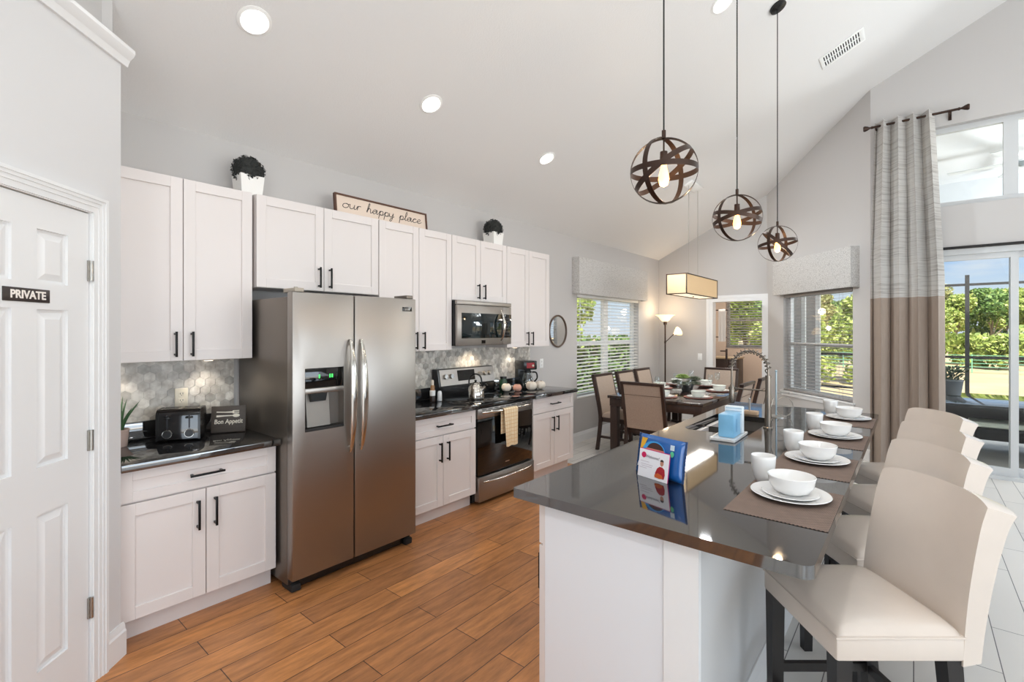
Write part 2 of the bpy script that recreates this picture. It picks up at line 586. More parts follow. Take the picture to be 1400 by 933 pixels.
# crown along the top of the lower wall
prof = [(0.0, 2.825), (0.012, 2.825), (0.016, 2.84), (0.022, 2.855), (0.040, 2.875), (0.046, 2.888), (0.046, 2.905), (-0.09, 2.905), (-0.09, 2.86), (0, 2.86)]
mb = MB().prism(prof, -0.03, PL, 'x')
c_ = struct('trim_1', mb, M_trim, smooth=20)
c_.location = (PC[0], PC[1], 0); c_.rotation_euler = (0, 0, PRZ)

def casing(mb, a0, a1, ztop, wdt, y=0.0, left=True):
    # stepped casing profile around an opening: (offset from the opening, thickness)
    steps = [(0.0, 0.35, 0.011), (0.35, 0.6, 0.015), (0.6, 0.8, 0.019), (0.8, 1.0, 0.023)]
    for f0, f1, th in steps:
        mb.box(a0 - wdt * f1, a0 - wdt * f0, y, y + th, 0, ztop + wdt * f1)
        mb.box(a1 + wdt * f0, a1 + wdt * f1, y, y + th, 0, ztop + wdt * f1)
        mb.box(a0 - wdt * f0, a1 + wdt * f0, y, y + th, ztop + wdt * f0, ztop + wdt * f1)
d1 = sempty('door_1', (PC[0], PC[1], 0), PRZ)
mb = MB(); casing(mb, DA0 - 0.008, DA1 + 0.008, DZ + 0.008, 0.07)
mb.box(DA0 - 0.02, DA0 - 0.003, -0.12, 0.004, 0, DZ + 0.02).box(DA1 + 0.003, DA1 + 0.02, -0.12, 0.004, 0, DZ + 0.02).box(DA0 - 0.02, DA1 + 0.02, -0.12, 0.004, DZ + 0.004, DZ + 0.02)
struct('door_casing', mb, M_trim, d1, smooth=0)
# six-panel slab
mb = MB()
cols = [(0.298, 0.443), (0.547, 0.692)]
rows = [(0.228, 0.836), (1.02, 1.635), (1.739, 1.947)]
YS = -0.006
xs = [DA0, cols[0][0], cols[0][1], cols[1][0], cols[1][1], DA1]
zs = [0.008] + [z for r_ in rows for z in r_] + [DZ]
for i in range(5):
    for j in range(len(zs) - 1):
        if not (i in (1, 3) and j in (1, 3, 5)):
            mb.box(xs[i], xs[i + 1], -0.04, YS, zs[j], zs[j + 1])
for c0, c1 in cols:
    for z0, z1 in rows:
        g, g2 = 0.012, 0.038
        yb, yf = YS - 0.011, YS - 0.002
        mb.box(c0, c1, -0.04, yb, z0, z1)
        mb.hexa([(c0 + g, yb, z0 + g), (c1 - g, yb, z0 + g), (c1 - g, yb, z1 - g), (c0 + g, yb, z1 - g)],
                [(c0 + g2, yf, z0 + g2), (c1 - g2, yf, z0 + g2), (c1 - g2, yf, z1 - g2), (c0 + g2, yf, z1 - g2)])
struct('door_slab', mb, M_trim, d1, smooth=0)
for z in (1.814, 1.071, 0.336):
    mb = MB().box(DA0 - 0.012, DA0 + 0.01, -0.008, 0.002, z - 0.045, z + 0.045)
    mb.cyl((DA0 - 0.002, 0.004, z - 0.045), (DA0 - 0.002, 0.004, z + 0.045), 0.007, seg=10)
    for q in (-0.03, 0, 0.03):
        mb.cyl((DA0 + 0.005, 0.001, z + q), (DA0 + 0.005, 0.004, z + q), 0.003, seg=8)
    mb.build('hinge', M_nickel, d1)
mb = MB().lathe([(0, 0), (.032, 0), (.032, .006), (.014, .012), (.012, .035), (.024, .045), (.029, .058), (.024, .072), (0, .076)], seg=20)
mb.xform(Matrix.Translation((DA1 - .065, YS, .95)) @ Matrix.Rotation(R(-90), 4, 'X'))
mb.build('door_knob', M_nickel, d1)
# door sign
t = thing('door_sign', 'small dark PRIVATE sign stuck on the white pantry door', 'sign', (PC[0], PC[1], 0), PRZ)
mb = MB().box(0.389, 0.584, YS, YS + 0.004, 1.6605, 1.712, 0.001)
mb.build('sign_plate', mat('sign_charcoal', (58, 50, 48), 0.3), t)
text('lettering', 'PRIVATE', 0.042, mat('sign_white', (245, 238, 230), 0.5), t, (0.483, YS + 0.0045, 1.686), (R(90), 0, R(180)), bold=0.0012, sx=0.95)

def baseboard(name, p0, p1, h=0.13):
    """board along p0->p1 standing on the room side (right of the direction)."""
    p0 = Vector(p0); p1 = Vector(p1)
    L_ = (p1 - p0).length
    ang = math.atan2(p1.y - p0.y, p1.x - p0.x)
    pr = [(0, 0), (-0.016, 0), (-0.016, h * 0.72), (-0.012, h * 0.78), (-0.011, h * 0.88), (-0.005, h), (0, h)]
    mb = MB().prism(pr, 0, L_, 'x')
    o = struct(name, mb, M_trim, smooth=20)
    o.location = (p0.x, p0.y, 0); o.rotation_euler = (0, 0, ang)
    return o
baseboard('baseboard_left', (WX, 4.70), (WX, FY), 0.14)
baseboard('baseboard_back', (WX + .0, FY), (-2.747, FY), 0.14)
baseboard('baseboard_nook', (BXc, FY), (-0.399, CY), 0.14)
baseboard('baseboard_curtain', (-0.399, CY), (-0.15, CY), 0.14)
# pantry bit: from the casing to the corner, wrapping the corner
bb = MB().prism([(0, 0), (0.018, 0), (0.018, 0.115), (0.013, 0.125), (0.012, 0.14), (0.006, 0.155), (0, 0.155)], -0.012, 0.1085, 'x')
bb = struct('baseboard_pantry', bb, M_trim, smooth=20)
bb.location = (PC[0], PC[1], 0); bb.rotation_euler = (0, 0, PRZ)

# cased opening in the far wall
d2 = sempty('door_2', (0, FY, 0), 0)
mb = MB()
a0, a1, zt = -2.655, -1.862, 2.06
for f0, f1, th in [(0.0, 0.5, 0.014), (0.5, 1.0, 0.022)]:
    wd = 0.09
    mb.box(a0 - wd * f1, a0 - wd * f0, -th, 0, 0, zt + wd * f1)
    mb.box(a1 + wd * f0, a1 + wd * f1, -th, 0, 0, zt + wd * f1)
    mb.box(a0 - wd * f0, a1 + wd * f0, -th, 0, zt + wd * f0, zt + wd * f1)
mb.box(a0, a0 + 0.015, -0.014, 0.15, 0, zt).box(a1 - 0.015, a1, -0.014, 0.15, 0, zt).box(a0 + .015, a1 - .015, -0.014, 0.15, zt - 0.015, zt)
struct('door_casing', mb, M_trim, d2, smooth=0)

# the small room behind the opening
M_beige = mat('beige_room_paint', (206, 188, 172), 0.85)
mb = MB()
mb.box(-3.75, -3.62, FY + .15, 10.6, -0.1, 2.5)
mb.box(-1.72, -1.6, FY + .15, 10.6, -0.1, 2.5)
SW = (-2.98, -1.95, 1.20, 2.24)
mb.box(-3.75, SW[0], 10.45, 10.6, -0.1, 2.5).box(SW[1], -1.6, 10.45, 10.6, -0.1, 2.5)
mb.box(SW[0], SW[1], 10.45, 10.6, -0.1, SW[2]).box(SW[0], SW[1], 10.45, 10.6, SW[3], 2.5)
struct('wall_bathroom', mb, M_beige, smooth=0)
struct('ceiling_bathroom', MB().box(-3.75, -1.6, FY + .15, 10.6, 2.5, 2.6), M_ceil, smooth=0)
struct('floor_bathroom', MB().box(-3.62, -1.72, FY + .12, 10.45, -0.1, -0.0), mat('beige_tile', (190, 178, 165), 0.4), smooth=0)

# ------------------------------------------------------------------ windows, doors, blinds, curtain
def window(name, origin, rz, u0, u1, z0, z1, mull=(), rails=(), m=None, fr=0.05, y0=0.085, y1=0.135, glass=True, sill=0.0):
    m = m or M_alum
    r = sempty(name, (origin[0], origin[1], 0), rz)
    mb = MB()
    mb.box(u0, u0 + fr, y0, y1, z0, z1).box(u1 - fr, u1, y0, y1, z0, z1)
    mb.box(u0 + fr, u1 - fr, y0, y1, z0, z0 + fr).box(u0 + fr, u1 - fr, y0, y1, z1 - fr, z1)
    struct('window_frame', mb, m, r, smooth=0)
    for (a, wd) in mull:
        struct('mullion', MB().box(a - wd / 2, a + wd / 2, y0 - 0.004, y1 + 0.004, z0 + fr, z1 - fr), m, r, smooth=0)
    for (zz, hh) in rails:
        struct('meeting_rail', MB().box(u0 + fr, u1 - fr, y0 - 0.012, y1 - 0.012, zz - hh / 2, zz + hh / 2), m, r, smooth=0)
    if glass:
        struct('pane', MB().box(u0 + fr, u1 - fr, (y0 + y1) / 2 - 0.003, (y0 + y1) / 2 + 0.003, z0 + fr, z1 - fr), M_glass, r, smooth=0)
    if sill:
        mb = MB().box(u0 - 0.04, u1 + 0.04, -sill, y0, z0 - 0.022, z0, 0.004)
        mb.box(u0 - 0.02, u1 + 0.02, -0.016, 0, z0 - 0.075, z0 - 0.022)
        struct('window_sill', mb, M_trim, r, smooth=30)
    return r

window('window_1', (WX, 0), R(90), WIN_L[0], WIN_L[1], WIN_L[2], WIN_L[3], mull=[(6.70, 0.13)], rails=[(1.37, 0.055)], m=M_trim, sill=0.0)
window('window_2', (BXc, FY), R(-45), WIN_N[0], WIN_N[1], WIN_N[2], WIN_N[3], mull=[], rails=[(1.36, 0.05)], m=M_trim, sill=0.035)
window('window_3', (0, CY), 0, UPW[0], UPW[1], UPW[2], UPW[3], mull=[(0.775, 0.11)], m=M_alum, fr=0.06)
# moulding band above the upper window opening is the frame head itself
window('window_4', (0, 10.45), 0, SW[0], SW[1], SW[2], SW[3], rails=[(1.77, 0.05)], m=M_trim)

def blinds(name, label, origin, rz, u0, u1, z0, z1, m, pitch=0.047, tilt=12, y=0.03, dep=0.048, wand=True, group=None):
    t = thing(name, label, 'blind', (origin[0], origin[1], 0), rz, group)
    MB().box(u0, u1, y - 0.03, y + 0.03, z1 - 0.05, z1, 0.003).build('headrail', m, t)
    mb = MB()
    z = z1 - 0.075
    c, s = math.cos(R(tilt)) * dep / 2, math.sin(R(tilt)) * dep / 2
    while z > z0 + 0.05:
        th = 0.0022
        mb.prism([(y - c, z - s - th), (y + c, z + s - th), (y + c, z + s), (y - c, z - s)], u0 + 0.004, u1 - 0.004, 'x')
        z -= pitch
    mb.build('slats', m, t, smooth=0)
    MB().box(u0, u1, y - 0.026, y + 0.026, z0 + 0.004, z0 + 0.026, 0.004).build('bottom_rail', m, t)
    n = 3 if u1 - u0 > 1.2 else 2
    for i in range(n):
        u = u0 + (u1 - u0) * (i + 0.5) / n
        mb = MB()
        a_, b__ = y - dep / 2 - 0.001, y + dep / 2 + 0.001
        mb.tube([(u, a_, z1 - .04), (u, a_, z0 + .015), (u, b__, z0 + .015), (u, b__, z1 - .04)], 0.0012, seg=5)
        mb.build('ladder_cord', m, t)
    if wand:
        MB().cyl((u0 + 0.06, y - 0.036, z1 - 0.75), (u0 + 0.06, y - 0.036, z1 - 0.05), 0.004, seg=8).build('wand', m, t)
    return t
blinds('window_blind', 'white horizontal slat blind in the left dining window, slats open', (WX, 0), R(90), WIN_L[0] + .01, WIN_L[1] - .01, WIN_L[2], WIN_L[3], M_blind, pitch=0.05, tilt=14)
blinds('window_blind', 'grey horizontal slat blind on the angled window right of the doorway', (BXc, FY), R(-45), WIN_N[0] + .01, WIN_N[1] - .01, WIN_N[2], WIN_N[3], M_blindg, pitch=0.047, tilt=4)
blinds('window_blind', 'blind in the small beige room seen through the far doorway', (0, 10.45), 0, SW[0] + .01, SW[1] - .01, SW[2], SW[3], M_blindg, pitch=0.05, tilt=22, wand=False)

def valance(label, origin, rz, u0, u1, z0, z1, dep):
    t = thing('window_valance', label, 'valance', (origin[0], origin[1], 0), rz)
    m = bpy.data.materials.get('patterned_valance_fabric')
    if not m:
        m = bpy.data.materials.new('patterned_valance_fabric'); m.use_nodes = True
        nt_ = m.node_tree; b = nt_.nodes['Principled BSDF']
        co = nt_.nodes.new('ShaderNodeTexCoord')
        v = nt_.nodes.new('ShaderNodeTexVoronoi'); v.inputs['Scale'].default_value = 48; v.feature = 'DISTANCE_TO_EDGE'
        r = nt_.nodes.new('ShaderNodeValToRGB')
        r.color_ramp.elements[0].position = 0.05; r.color_ramp.elements[0].color = lin((184, 181, 178))
        r.color_ramp.elements[1].position = 0.14; r.color_ramp.elements[1].color = lin((208, 206, 203))
        nt_.links.new(co.outputs['Object'], v.inputs['Vector']); nt_.links.new(v.outputs['Distance'], r.inputs[0])
        nt_.links.new(r.outputs[0], b.inputs['Base Color']); b.inputs['Roughness'].default_value = 0.9
    mb = MB()
    mb.box(u0, u1, -dep, -dep + 0.018, z0, z1, 0.003)
    mb.box(u0, u0 + 0.018, -dep + 0.018, 0, z0, z1, 0.003).box(u1 - 0.018, u1, -dep + 0.018, 0, z0, z1, 0.003)
    mb.build('fabric_box', m, t)
    MB().box(u0 + .018, u1 - .018, -dep + .018, 0, z1 - 0.02, z1 - 0.002).build('top_board', M_white, t)
    return t
valance('pale patterned fabric valance above the left dining window', (WX, 0), R(90), 5.60, 7.78, 2.06, 2.56, 0.12)
valance('pale patterned fabric valance above the angled window by the curtain', (BXc, FY), R(-45), 0.33, 1.835, 2.09, 2.59, 0.12)

# sliding glass door
sd = sempty('door_3', (0, CY, 0), 0)
mb = MB()
mb.box(DOOR[0], DOOR[1], 0.02, 0.16, 2.38, 2.44).box(DOOR[0], DOOR[0] + .05, 0.02, 0.16, 0, 2.38).box(DOOR[1] - .05, DOOR[1], 0.02, 0.16, 0, 2.38)
mb.box(DOOR[0], DOOR[1], 0.0, 0.17, 0, 0.035)
struct('door_frame', mb, M_alum, sd, smooth=0)
for (x0, x1, yy) in ((DOOR[0] + .05, 0.83, 0.055), (0.765, 1.66, 0.10), (1.60, DOOR[1] - .05, 0.055)):
    mb = MB()
    mb.box(x0, x0 + .06, yy, yy + .035, .035, 2.38).box(x1 - .06, x1, yy, yy + .035, .035, 2.38)
    mb.box(x0 + .06, x1 - .06, yy, yy + .035, .035, .12).box(x0 + .06, x1 - .06, yy, yy + .035, 2.32, 2.38)
    p_ = struct('sliding_panel', mb, M_alum, sd, smooth=0)
    struct('pane', MB().box(x0 + .06, x1 - .06, yy + .014, yy + .02, .12, 2.32), M_glass, p_, smooth=0)
MB().box(DOOR[0] - .0, DOOR[1], -0.028, -0.004, 2.44, 2.468, 0.003).build('dark_track', M_dark, sd)

# curtain rod and curtain
RZ_, RYc = 3.915, 6.985
t = thing('curtain_rod', 'dark curtain rod high on the wall above the patio door', 'curtain rod', (0, RYc, RZ_))
MB().cyl((-0.37, 0, 0), (0.36, 0, 0), 0.013, seg=14).build('rod', M_bronze, t)
for sgn, x in ((-1, -0.37), (1, 0.36)):
    prof = [(0.0, 0.0), (0.016, 0.0), (0.016, 0.012), (0.010, 0.018), (0.012, 0.03), (0.024, 0.05), (0.032, 0.075), (0.027, 0.088), (0.0, 0.09)]
    mb = MB().lathe(prof, seg=16).xform(Matrix.Translation((x, 0, 0)) @ Matrix.Rotation(R(90) * sgn, 4, 'Y'))
    mb.build('finial', M_bronze, t)
for x in (-0.34, 0.30):
    MB().box(x - .008, x + .008, 0, CY - RYc, -.03, -.013).box(x - .014, x + .014, CY - RYc - .01, CY - RYc, -.06, .03).build('bracket', M_bronze, t)
t = thing('curtain', 'long two-tone grommet curtain, striped pale grey above taupe', 'curtain', (0, RYc, 0))
def curt_fn(za, zb, thick):
    def fn(u, v):
        side = 1
        if u <= 0.5: uu = u * 2
        else: uu = (1 - u) * 2; side = -1
        z = za + (zb - za) * v
        f = (3.96 - z) / 3.96
        xa = -0.36 - 0.045 * min(1, f * 2.5); xb = 0.16 + 0.075 * min(1, f * 2.2) + 0.02 * f
        x = xa + (xb - xa) * uu
        ph = 2 * math.pi * (4.0 * uu + 0.05)
        amp = 0.078 + 0.018 * math.sin(7 * uu + 1)
        y = amp * math.sin(ph) + 0.014 * f * math.sin(2.3 * ph + 4 * f) + 0.008 * math.sin(5 * f + 9 * uu)
        x += 0.016 * math.sin(2 * ph)
        return (x, y + side * thick, z)
    return fn
def stripes(name, c1, c2):
    m = bpy.data.materials.new(name); m.use_nodes = True
    n_ = m.node_tree; b = n_.nodes['Principled BSDF']
    co = n_.nodes.new('ShaderNodeTexCoord'); mp_ = n_.nodes.new('ShaderNodeMapping')
    mp_.inputs['Scale'].default_value = (2.5, 2.5, 95)
    nn = n_.nodes.new('ShaderNodeTexNoise'); nn.inputs['Scale'].default_value = 1.0; nn.inputs['Detail'].default_value = 5
    r = n_.nodes.new('ShaderNodeValToRGB')
    r.color_ramp.elements[0].position = 0.30; r.color_ramp.elements[0].color = lin(c1)
    r.color_ramp.elements[1].position = 0.52; r.color_ramp.elements[1].color = lin(c2)
    n_.links.new(co.outputs['Object'], mp_.inputs[0]); n_.links.new(mp_.outputs[0], nn.inputs['Vector'])
    n_.links.new(nn.outputs['Fac'], r.inputs[0]); n_.links.new(r.outputs[0], b.inputs['Base Color'])
    b.inputs['Roughness'].default_value = 0.85
    out = n_.nodes['Material Output']
    tl = n_.nodes.new('ShaderNodeBsdfTranslucent'); n_.links.new(r.outputs[0], tl.inputs[0])
    ms = n_.nodes.new('ShaderNodeMixShader'); ms.inputs[0].default_value = 0.3
    n_.links.new(b.outputs[0], ms.inputs[1]); n_.links.new(tl.outputs[0], ms.inputs[2]); n_.links.new(ms.outputs[0], out.inputs[0])
    return m
M_curu = stripes('striped_sheer_curtain', (178, 173, 168), (216, 213, 209))
M_curl = mat('taupe_curtain_cloth', (160, 145, 133), 0.7, noise=0.06, nscale=14, stretch=(6, 6, 0.6), bump=0.05, bscale=200)
MB().grid(curt_fn(3.965, 1.93, 0.0025), 240, 30, True).build('upper_panel', M_curu, t, smooth=60)
MB().grid(curt_fn(1.93, 0.012, 0.003), 240, 30, True).build('lower_panel', M_curl, t, smooth=60)

# ------------------------------------------------------------------ kitchen run
XB, XU = -2.97, -3.30      # door faces of base and wall cabinets
def pull(mb, x, ya, za, yb, zb, r=0.0055, off=0.032):
    d = Vector((0, yb - ya, zb - za)).normalized()
    mb.box(x + off - r, x + off + r, min(ya, yb) - r, max(ya, yb) + r, min(za, zb) - r, max(za, zb) + r, 0.0015)
    for (y, z) in ((ya + d.y * .008, za + d.z * .008), (yb - d.y * .008, zb - d.z * .008)):
        mb.box(x, x + off, y - r, y + r, z - r, z + r)
def shaker(mb, x, y0, y1, z0, z1, st=0.062, th=0.02, rec=0.010):
    mb.box(x - th, x, y0, y0 + st, z0, z1, 0.0015, 1).box(x - th, x, y1 - st, y1, z0, z1, 0.0015, 1)
    mb.box(x - th, x, y0 + st, y1 - st, z0, z0 + st, 0.0015, 1).box(x - th, x, y0 + st, y1 - st, z1 - st, z1, 0.0015, 1)
    mb.box(x - th, x - rec, y0 + st, y1 - st, z0 + st, z1 - st)
def cab_door(t, x, y0, y1, z0, z1, hy=None, hz=None, g=0.0022, st=0.062):
    mb = MB(); shaker(mb, x, y0 + g, y1 - g, z0 + g, z1 - g, st=st)
    d = mb.build('door', M_cab, t, smooth=30, world=True)
    if hy is not None:
        mb = MB(); pull(mb, x, hy, hz[0], hy, hz[1]); mb.build('handle', M_black, d, world=True)
    return d
def upper(label, y0, y1, ys, z0, z1=2.45, filler=0.0, hz=None):
    t = thing('wall_cabinet', label, 'cabinet', (WX, (y0 + y1) / 2, z0), 0, 'white shaker wall cabinets')
    MB().box(WX + .002, XU - .0205, y0 + .0006, y1 - .0006, z0, z1, 0.001, 1).build('body', M_cab, t, world=True)
    hz = hz or (z0 + 0.03, z0 + 0.165)
    cab_door(t, XU, y0, ys, z0, z1, ys - 0.042, hz)
    cab_door(t, XU, ys, y1, z0, z1, ys + 0.042, hz)
    return t
upper('tall white wall cabinet nearest the pantry door, above the toaster', 0.585, 1.330, 0.943, 1.374, hz=(1.406, 1.542))
upper('short white wall cabinet above the refrigerator', 1.352, 2.290, 1.824, 1.838, hz=(1.867, 2.004))
upper('tall white wall cabinet between refrigerator and microwave', 2.294, 3.088, 2.702, 1.374, hz=(1.398, 1.537))
upper('short white wall cabinet above the microwave', 3.090, 3.875, 3.474, 1.842, hz=(1.87, 2.005))
upper('tall white wall cabinet right of the microwave, by the round mirror', 3.877, 4.650, 4.256, 1.374, hz=(1.398, 1.537))

def base(label, y0, y1, toe=True):
    t = thing('base_cabinet', label, 'cabinet', (WX, (y0 + y1) / 2, 0), 0, 'white shaker base cabinets')
    MB().box(WX + .002, XB - .0205, y0 + .0006, y1 - .0006, 0.112, 0.863, 0.001, 1).build('body', M_cab, t, world=True)
    MB().box(WX + .05, -3.045, y0 + .004, y1 - .0006, 0.0, 0.112).build('toe_kick', M_cab, t, world=True)
    ym = (y0 + y1) / 2
    mb = MB(); shaker(mb, XB, y0 + .0022, y1 - .0022, 0.702, 0.858, st=0.05)
    d = mb.build('drawer', M_cab, t, smooth=30, world=True)
    mb = MB(); pull(mb, XB, ym - 0.078, 0.779, ym + 0.078, 0.779); mb.build('handle', M_black, d, world=True)
    cab_door(t, XB, y0, ym, 0.115, 0.695, ym - 0.042, (0.49, 0.637))
    cab_door(t, XB, ym, y1, 0.115, 0.695, ym + 0.042, (0.49, 0.637))
    return t
base('white base cabinet under the toaster, beside the pantry door', 0.580, 1.333)
base('white base cabinet between refrigerator and range', 2.300, 3.068)
base('white base cabinet right of the range, end of the run', 3.898, 4.650)

def counter(label, y0, y1, yend=0.0):
    t = thing('countertop', label, 'countertop', (WX, (y0 + y1) / 2, 0.864))
    mb = MB().box(WX + .002, -2.925, y0, y1, 0.864, 0.900, 0.0015)
    mb.build('slab', M_granite, t, world=True)
    mb = MB().box(WX + .002, WX + .022, y0, y1, 0.9005, 1.005, 0.002)
    mb.build('upstand', M_granite, t, world=True)
    return t
counter('short black granite countertop under the toaster', 0.580, 1.340)
counter('black granite countertop between refrigerator and range', 2.300, 3.072)
counter('black granite countertop right of the range under the coffee maker', 3.890, 4.672)

# hex tile backsplash
def hexes(name, y0, y1, z0, z1, holes=()):
    mb = MB()
    mb.box(WX + .0005, WX + .004, y0, y1, z0, z1)
    ob_grout = mb
    s = 0.030 / math.cos(R(30))
    bm = mb.bm
    lay = bm.loops.layers.color.new('tone')
    for f in bm.faces:
        for lp in f.loops: lp[lay] = (0.93, 0.93, 0.93, 1)
    rnd = random.Random(11)
    W_ = 0.060; H_ = s * 1.5
    j = 0
    z = z0
    while z < z1 + H_:
        y = y0 + (W_ / 2 if j % 2 else 0)
        while y < y1 + W_:
            pts = []
            for q in range(6):
                a = R(30 + 60 * q)
                pts.append((min(max(y + (s - .0016) * math.cos(a), y0), y1), min(max(z + (s - .0016) * math.sin(a), z0), z1)))
            if max(p[0] for p in pts) - min(p[0] for p in pts) > .006 and max(p[1] for p in pts) - min(p[1] for p in pts) > .006:
                tone = rnd.choice([0.86, 0.88, 0.9, 0.92, 0.94, 0.95, 0.97, 1.0, 1.0, 0.76, 0.8])
                vb = [bm.verts.new((WX + .004, p[0], p[1])) for p in pts]
                vf = [bm.verts.new((WX + .0075, p[0], p[1])) for p in pts]
                fs = [bm.faces.new(vf)] + [bm.faces.new((vb[q], vb[(q + 1) % 6], vf[(q + 1) % 6], vf[q])) for q in range(6)]
                for f in fs:
                    for lp in f.loops: lp[lay] = (tone, tone, tone, 1)
            y += W_
        z += H_; j += 1
    return mb
m = bpy.data.materials.new('marble_hex_tile'); m.use_nodes = True
n_ = m.node_tree; b = n_.nodes['Principled BSDF']
at = n_.nodes.new('ShaderNodeVertexColor'); at.layer_name = 'tone'
co = n_.nodes.new('ShaderNodeTexCoord')
nn = n_.nodes.new('ShaderNodeTexNoise'); nn.inputs['Scale'].default_value = 26; nn.inputs['Detail'].default_value = 7
r = n_.nodes.new('ShaderNodeValToRGB')
r.color_ramp.elements[0].position = 0.32; r.color_ramp.elements[0].color = lin((198, 190, 180))
r.color_ramp.elements[1].position = 0.66; r.color_ramp.elements[1].color = lin((242, 238, 230))
mu = n_.nodes.new('ShaderNodeMixRGB'); mu.blend_type = 'MULTIPLY'; mu.inputs[0].default_value = 1
n_.links.new(co.outputs['Object'], nn.inputs['Vector']); n_.links.new(nn.outputs['Fac'], r.inputs[0])
n_.links.new(r.outputs[0], mu.inputs[1]); n_.links.new(at.outputs[0], mu.inputs[2]); n_.links.new(mu.outputs[0], b.inputs['Base Color'])
b.inputs['Roughness'].default_value = 0.3
M_hex = m
struct('trim_2', hexes('trim_2', 0.580, 1.325, 1.0055, 1.3735), M_hex, smooth=0)
struct('trim_3', hexes('trim_3', 2.300, 4.655, 1.0055, 1.3735), M_hex, smooth=0)

# under-cabinet lamps
def under_light(label, y, x=-3.5, z=1.3735, wt=1.2):
    t = thing('under_cabinet_light', label, 'light', (x, y, z), 0, 'under-cabinet puck lights')
    MB().lathe([(0, 0), (0.034, 0), (0.034, -0.008), (0.027, -0.012), (0.0, -0.012)], seg=20).build('housing', M_platew, t)
    MB().lathe([(0.0, -0.0122), (0.024, -0.0122), (0.024, -0.014), (0.0, -0.014)], seg=20).build('lens', mat('puck_lens', (255, 240, 220), 0.4, emit=(255, 232, 205), estr=6.0), t)
    l = bpy.data.lights.new('under_cabinet_lamp', 'SPOT'); l.energy = wt * 3.2; l.spot_size = R(120); l.spot_blend = 0.8; l.color = (1, 0.9, 0.78); l.shadow_soft_size = 0.03
    o = bpy.data.objects.new('under_cabinet_lamp', l); COL.objects.link(o); o.location = (x, y, z - 0.02)
under_light('small puck light under the cabinet above the utensil board', 1.14)
under_light('small puck light under the cabinet, beside the pantry wall', 0.66)
under_light('small puck light under the cabinet left of the microwave', 2.75)
under_light('small puck light under the cabinet above the coffee maker', 4.25)
l = bpy.data.lights.new('microwave_lamp', 'SPOT'); l.energy = 9; l.spot_size = R(140); l.spot_blend = .9; l.color = (1, .82, .6); l.shadow_soft_size = .05
o = bpy.data.objects.new('microwave_lamp', l); COL.objects.link(o); o.location = (-3.46, 3.60, 1.395)

# ------------------------------------------------------------------ refrigerator
FX = -2.79
t = thing('refrigerator', 'stainless steel side-by-side refrigerator with ice and water dispenser', 'refrigerator', (-3.18, 1.80, 0))
Y0, Y1, YM = 1.345, 2.255, 1.752
MB().box(-3.57, FX - .075, Y0 + .004, Y1 - .004, 0.035, 1.755, 0.006).build('body', M_steeld, t, world=True)
MB().box(FX - .14, FX - .055, Y0 + .012, Y1 - .012, 0.012, 0.068, 0.004).build('base_grille', M_blackp, t, world=True)
for y in (Y0 + .03, Y1 - .05):
    MB().box(FX - .16, FX - .03, y - .02, y + .04, 0.0, 0.045, 0.008).build('foot', M_dark, t, world=True)
def fdoor(y0, y1, hole=None):
    mb = MB()
    x0, x1 = FX - .07, FX
    z0, z1 = 0.078, 1.782
    if hole:
        a, b_, c, d = hole
        mb.box(x0, x1, y0, a, z0, z1, 0.008).box(x0, x1, b_, y1, z0, z1, 0.008)
        mb.box(x0, x1 - .0, a - .009, b_ + .009, z0, c, 0.0).box(x0, x1, a - .009, b_ + .009, d, z1, 0.0)
    else:
        mb.box(x0, x1, y0, y1, z0, z1, 0.008)
    return mb
def holed_door(y0, y1, hole):
    a, b_, c, d = hole
    x0, x1 = FX - .07, FX
    z0, z1 = .078, 1.782
    mb = MB(); bm = mb.bm
    V = {}
    for x in (x0, x1):
        for nm, (y, z) in dict(o0=(y0, z0), o1=(y1, z0), o2=(y1, z1), o3=(y0, z1), i0=(a, c), i1=(b_, c), i2=(b_, d), i3=(a, d)).items():
            V[nm, x] = bm.verts.new((x, y, z))
    for k in range(4):
        j = (k + 1) % 4
        for x in (x0, x1): bm.faces.new((V['o%d' % k, x], V['o%d' % j, x], V['i%d' % j, x], V['i%d' % k, x]))
        bm.faces.new((V['o%d' % k, x0], V['o%d' % j, x0], V['o%d' % j, x1], V['o%d' % k, x1]))
        bm.faces.new((V['i%d' % k, x0], V['i%d' % j, x0], V['i%d' % j, x1], V['i%d' % k, x1]))
    bm.normal_update()
    es = [e for e in bm.edges if all(min(abs(v.co.y - y0), abs(v.co.y - y1), abs(v.co.z - z0), abs(v.co.z - z1)) < 1e-6 and (abs(v.co.y - y0) < 1e-6 or abs(v.co.y - y1) < 1e-6) and (abs(v.co.z - z0) < 1e-6 or abs(v.co.z - z1) < 1e-6) for v in e.verts)]
    bmesh.ops.recalc_face_normals(bm, faces=bm.faces)
    bmesh.ops.bevel(bm, geom=es, offset=.008, segments=2, affect='EDGES', profile=.5)
    return mb
DH = (1.421, 1.676, 0.945, 1.325)
dl = holed_door(Y0, YM - .003, DH).build('freezer_door', M_steel, t, world=True)
dr = fdoor(YM + .003, Y1).build('fridge_door', M_steel, t, world=True)
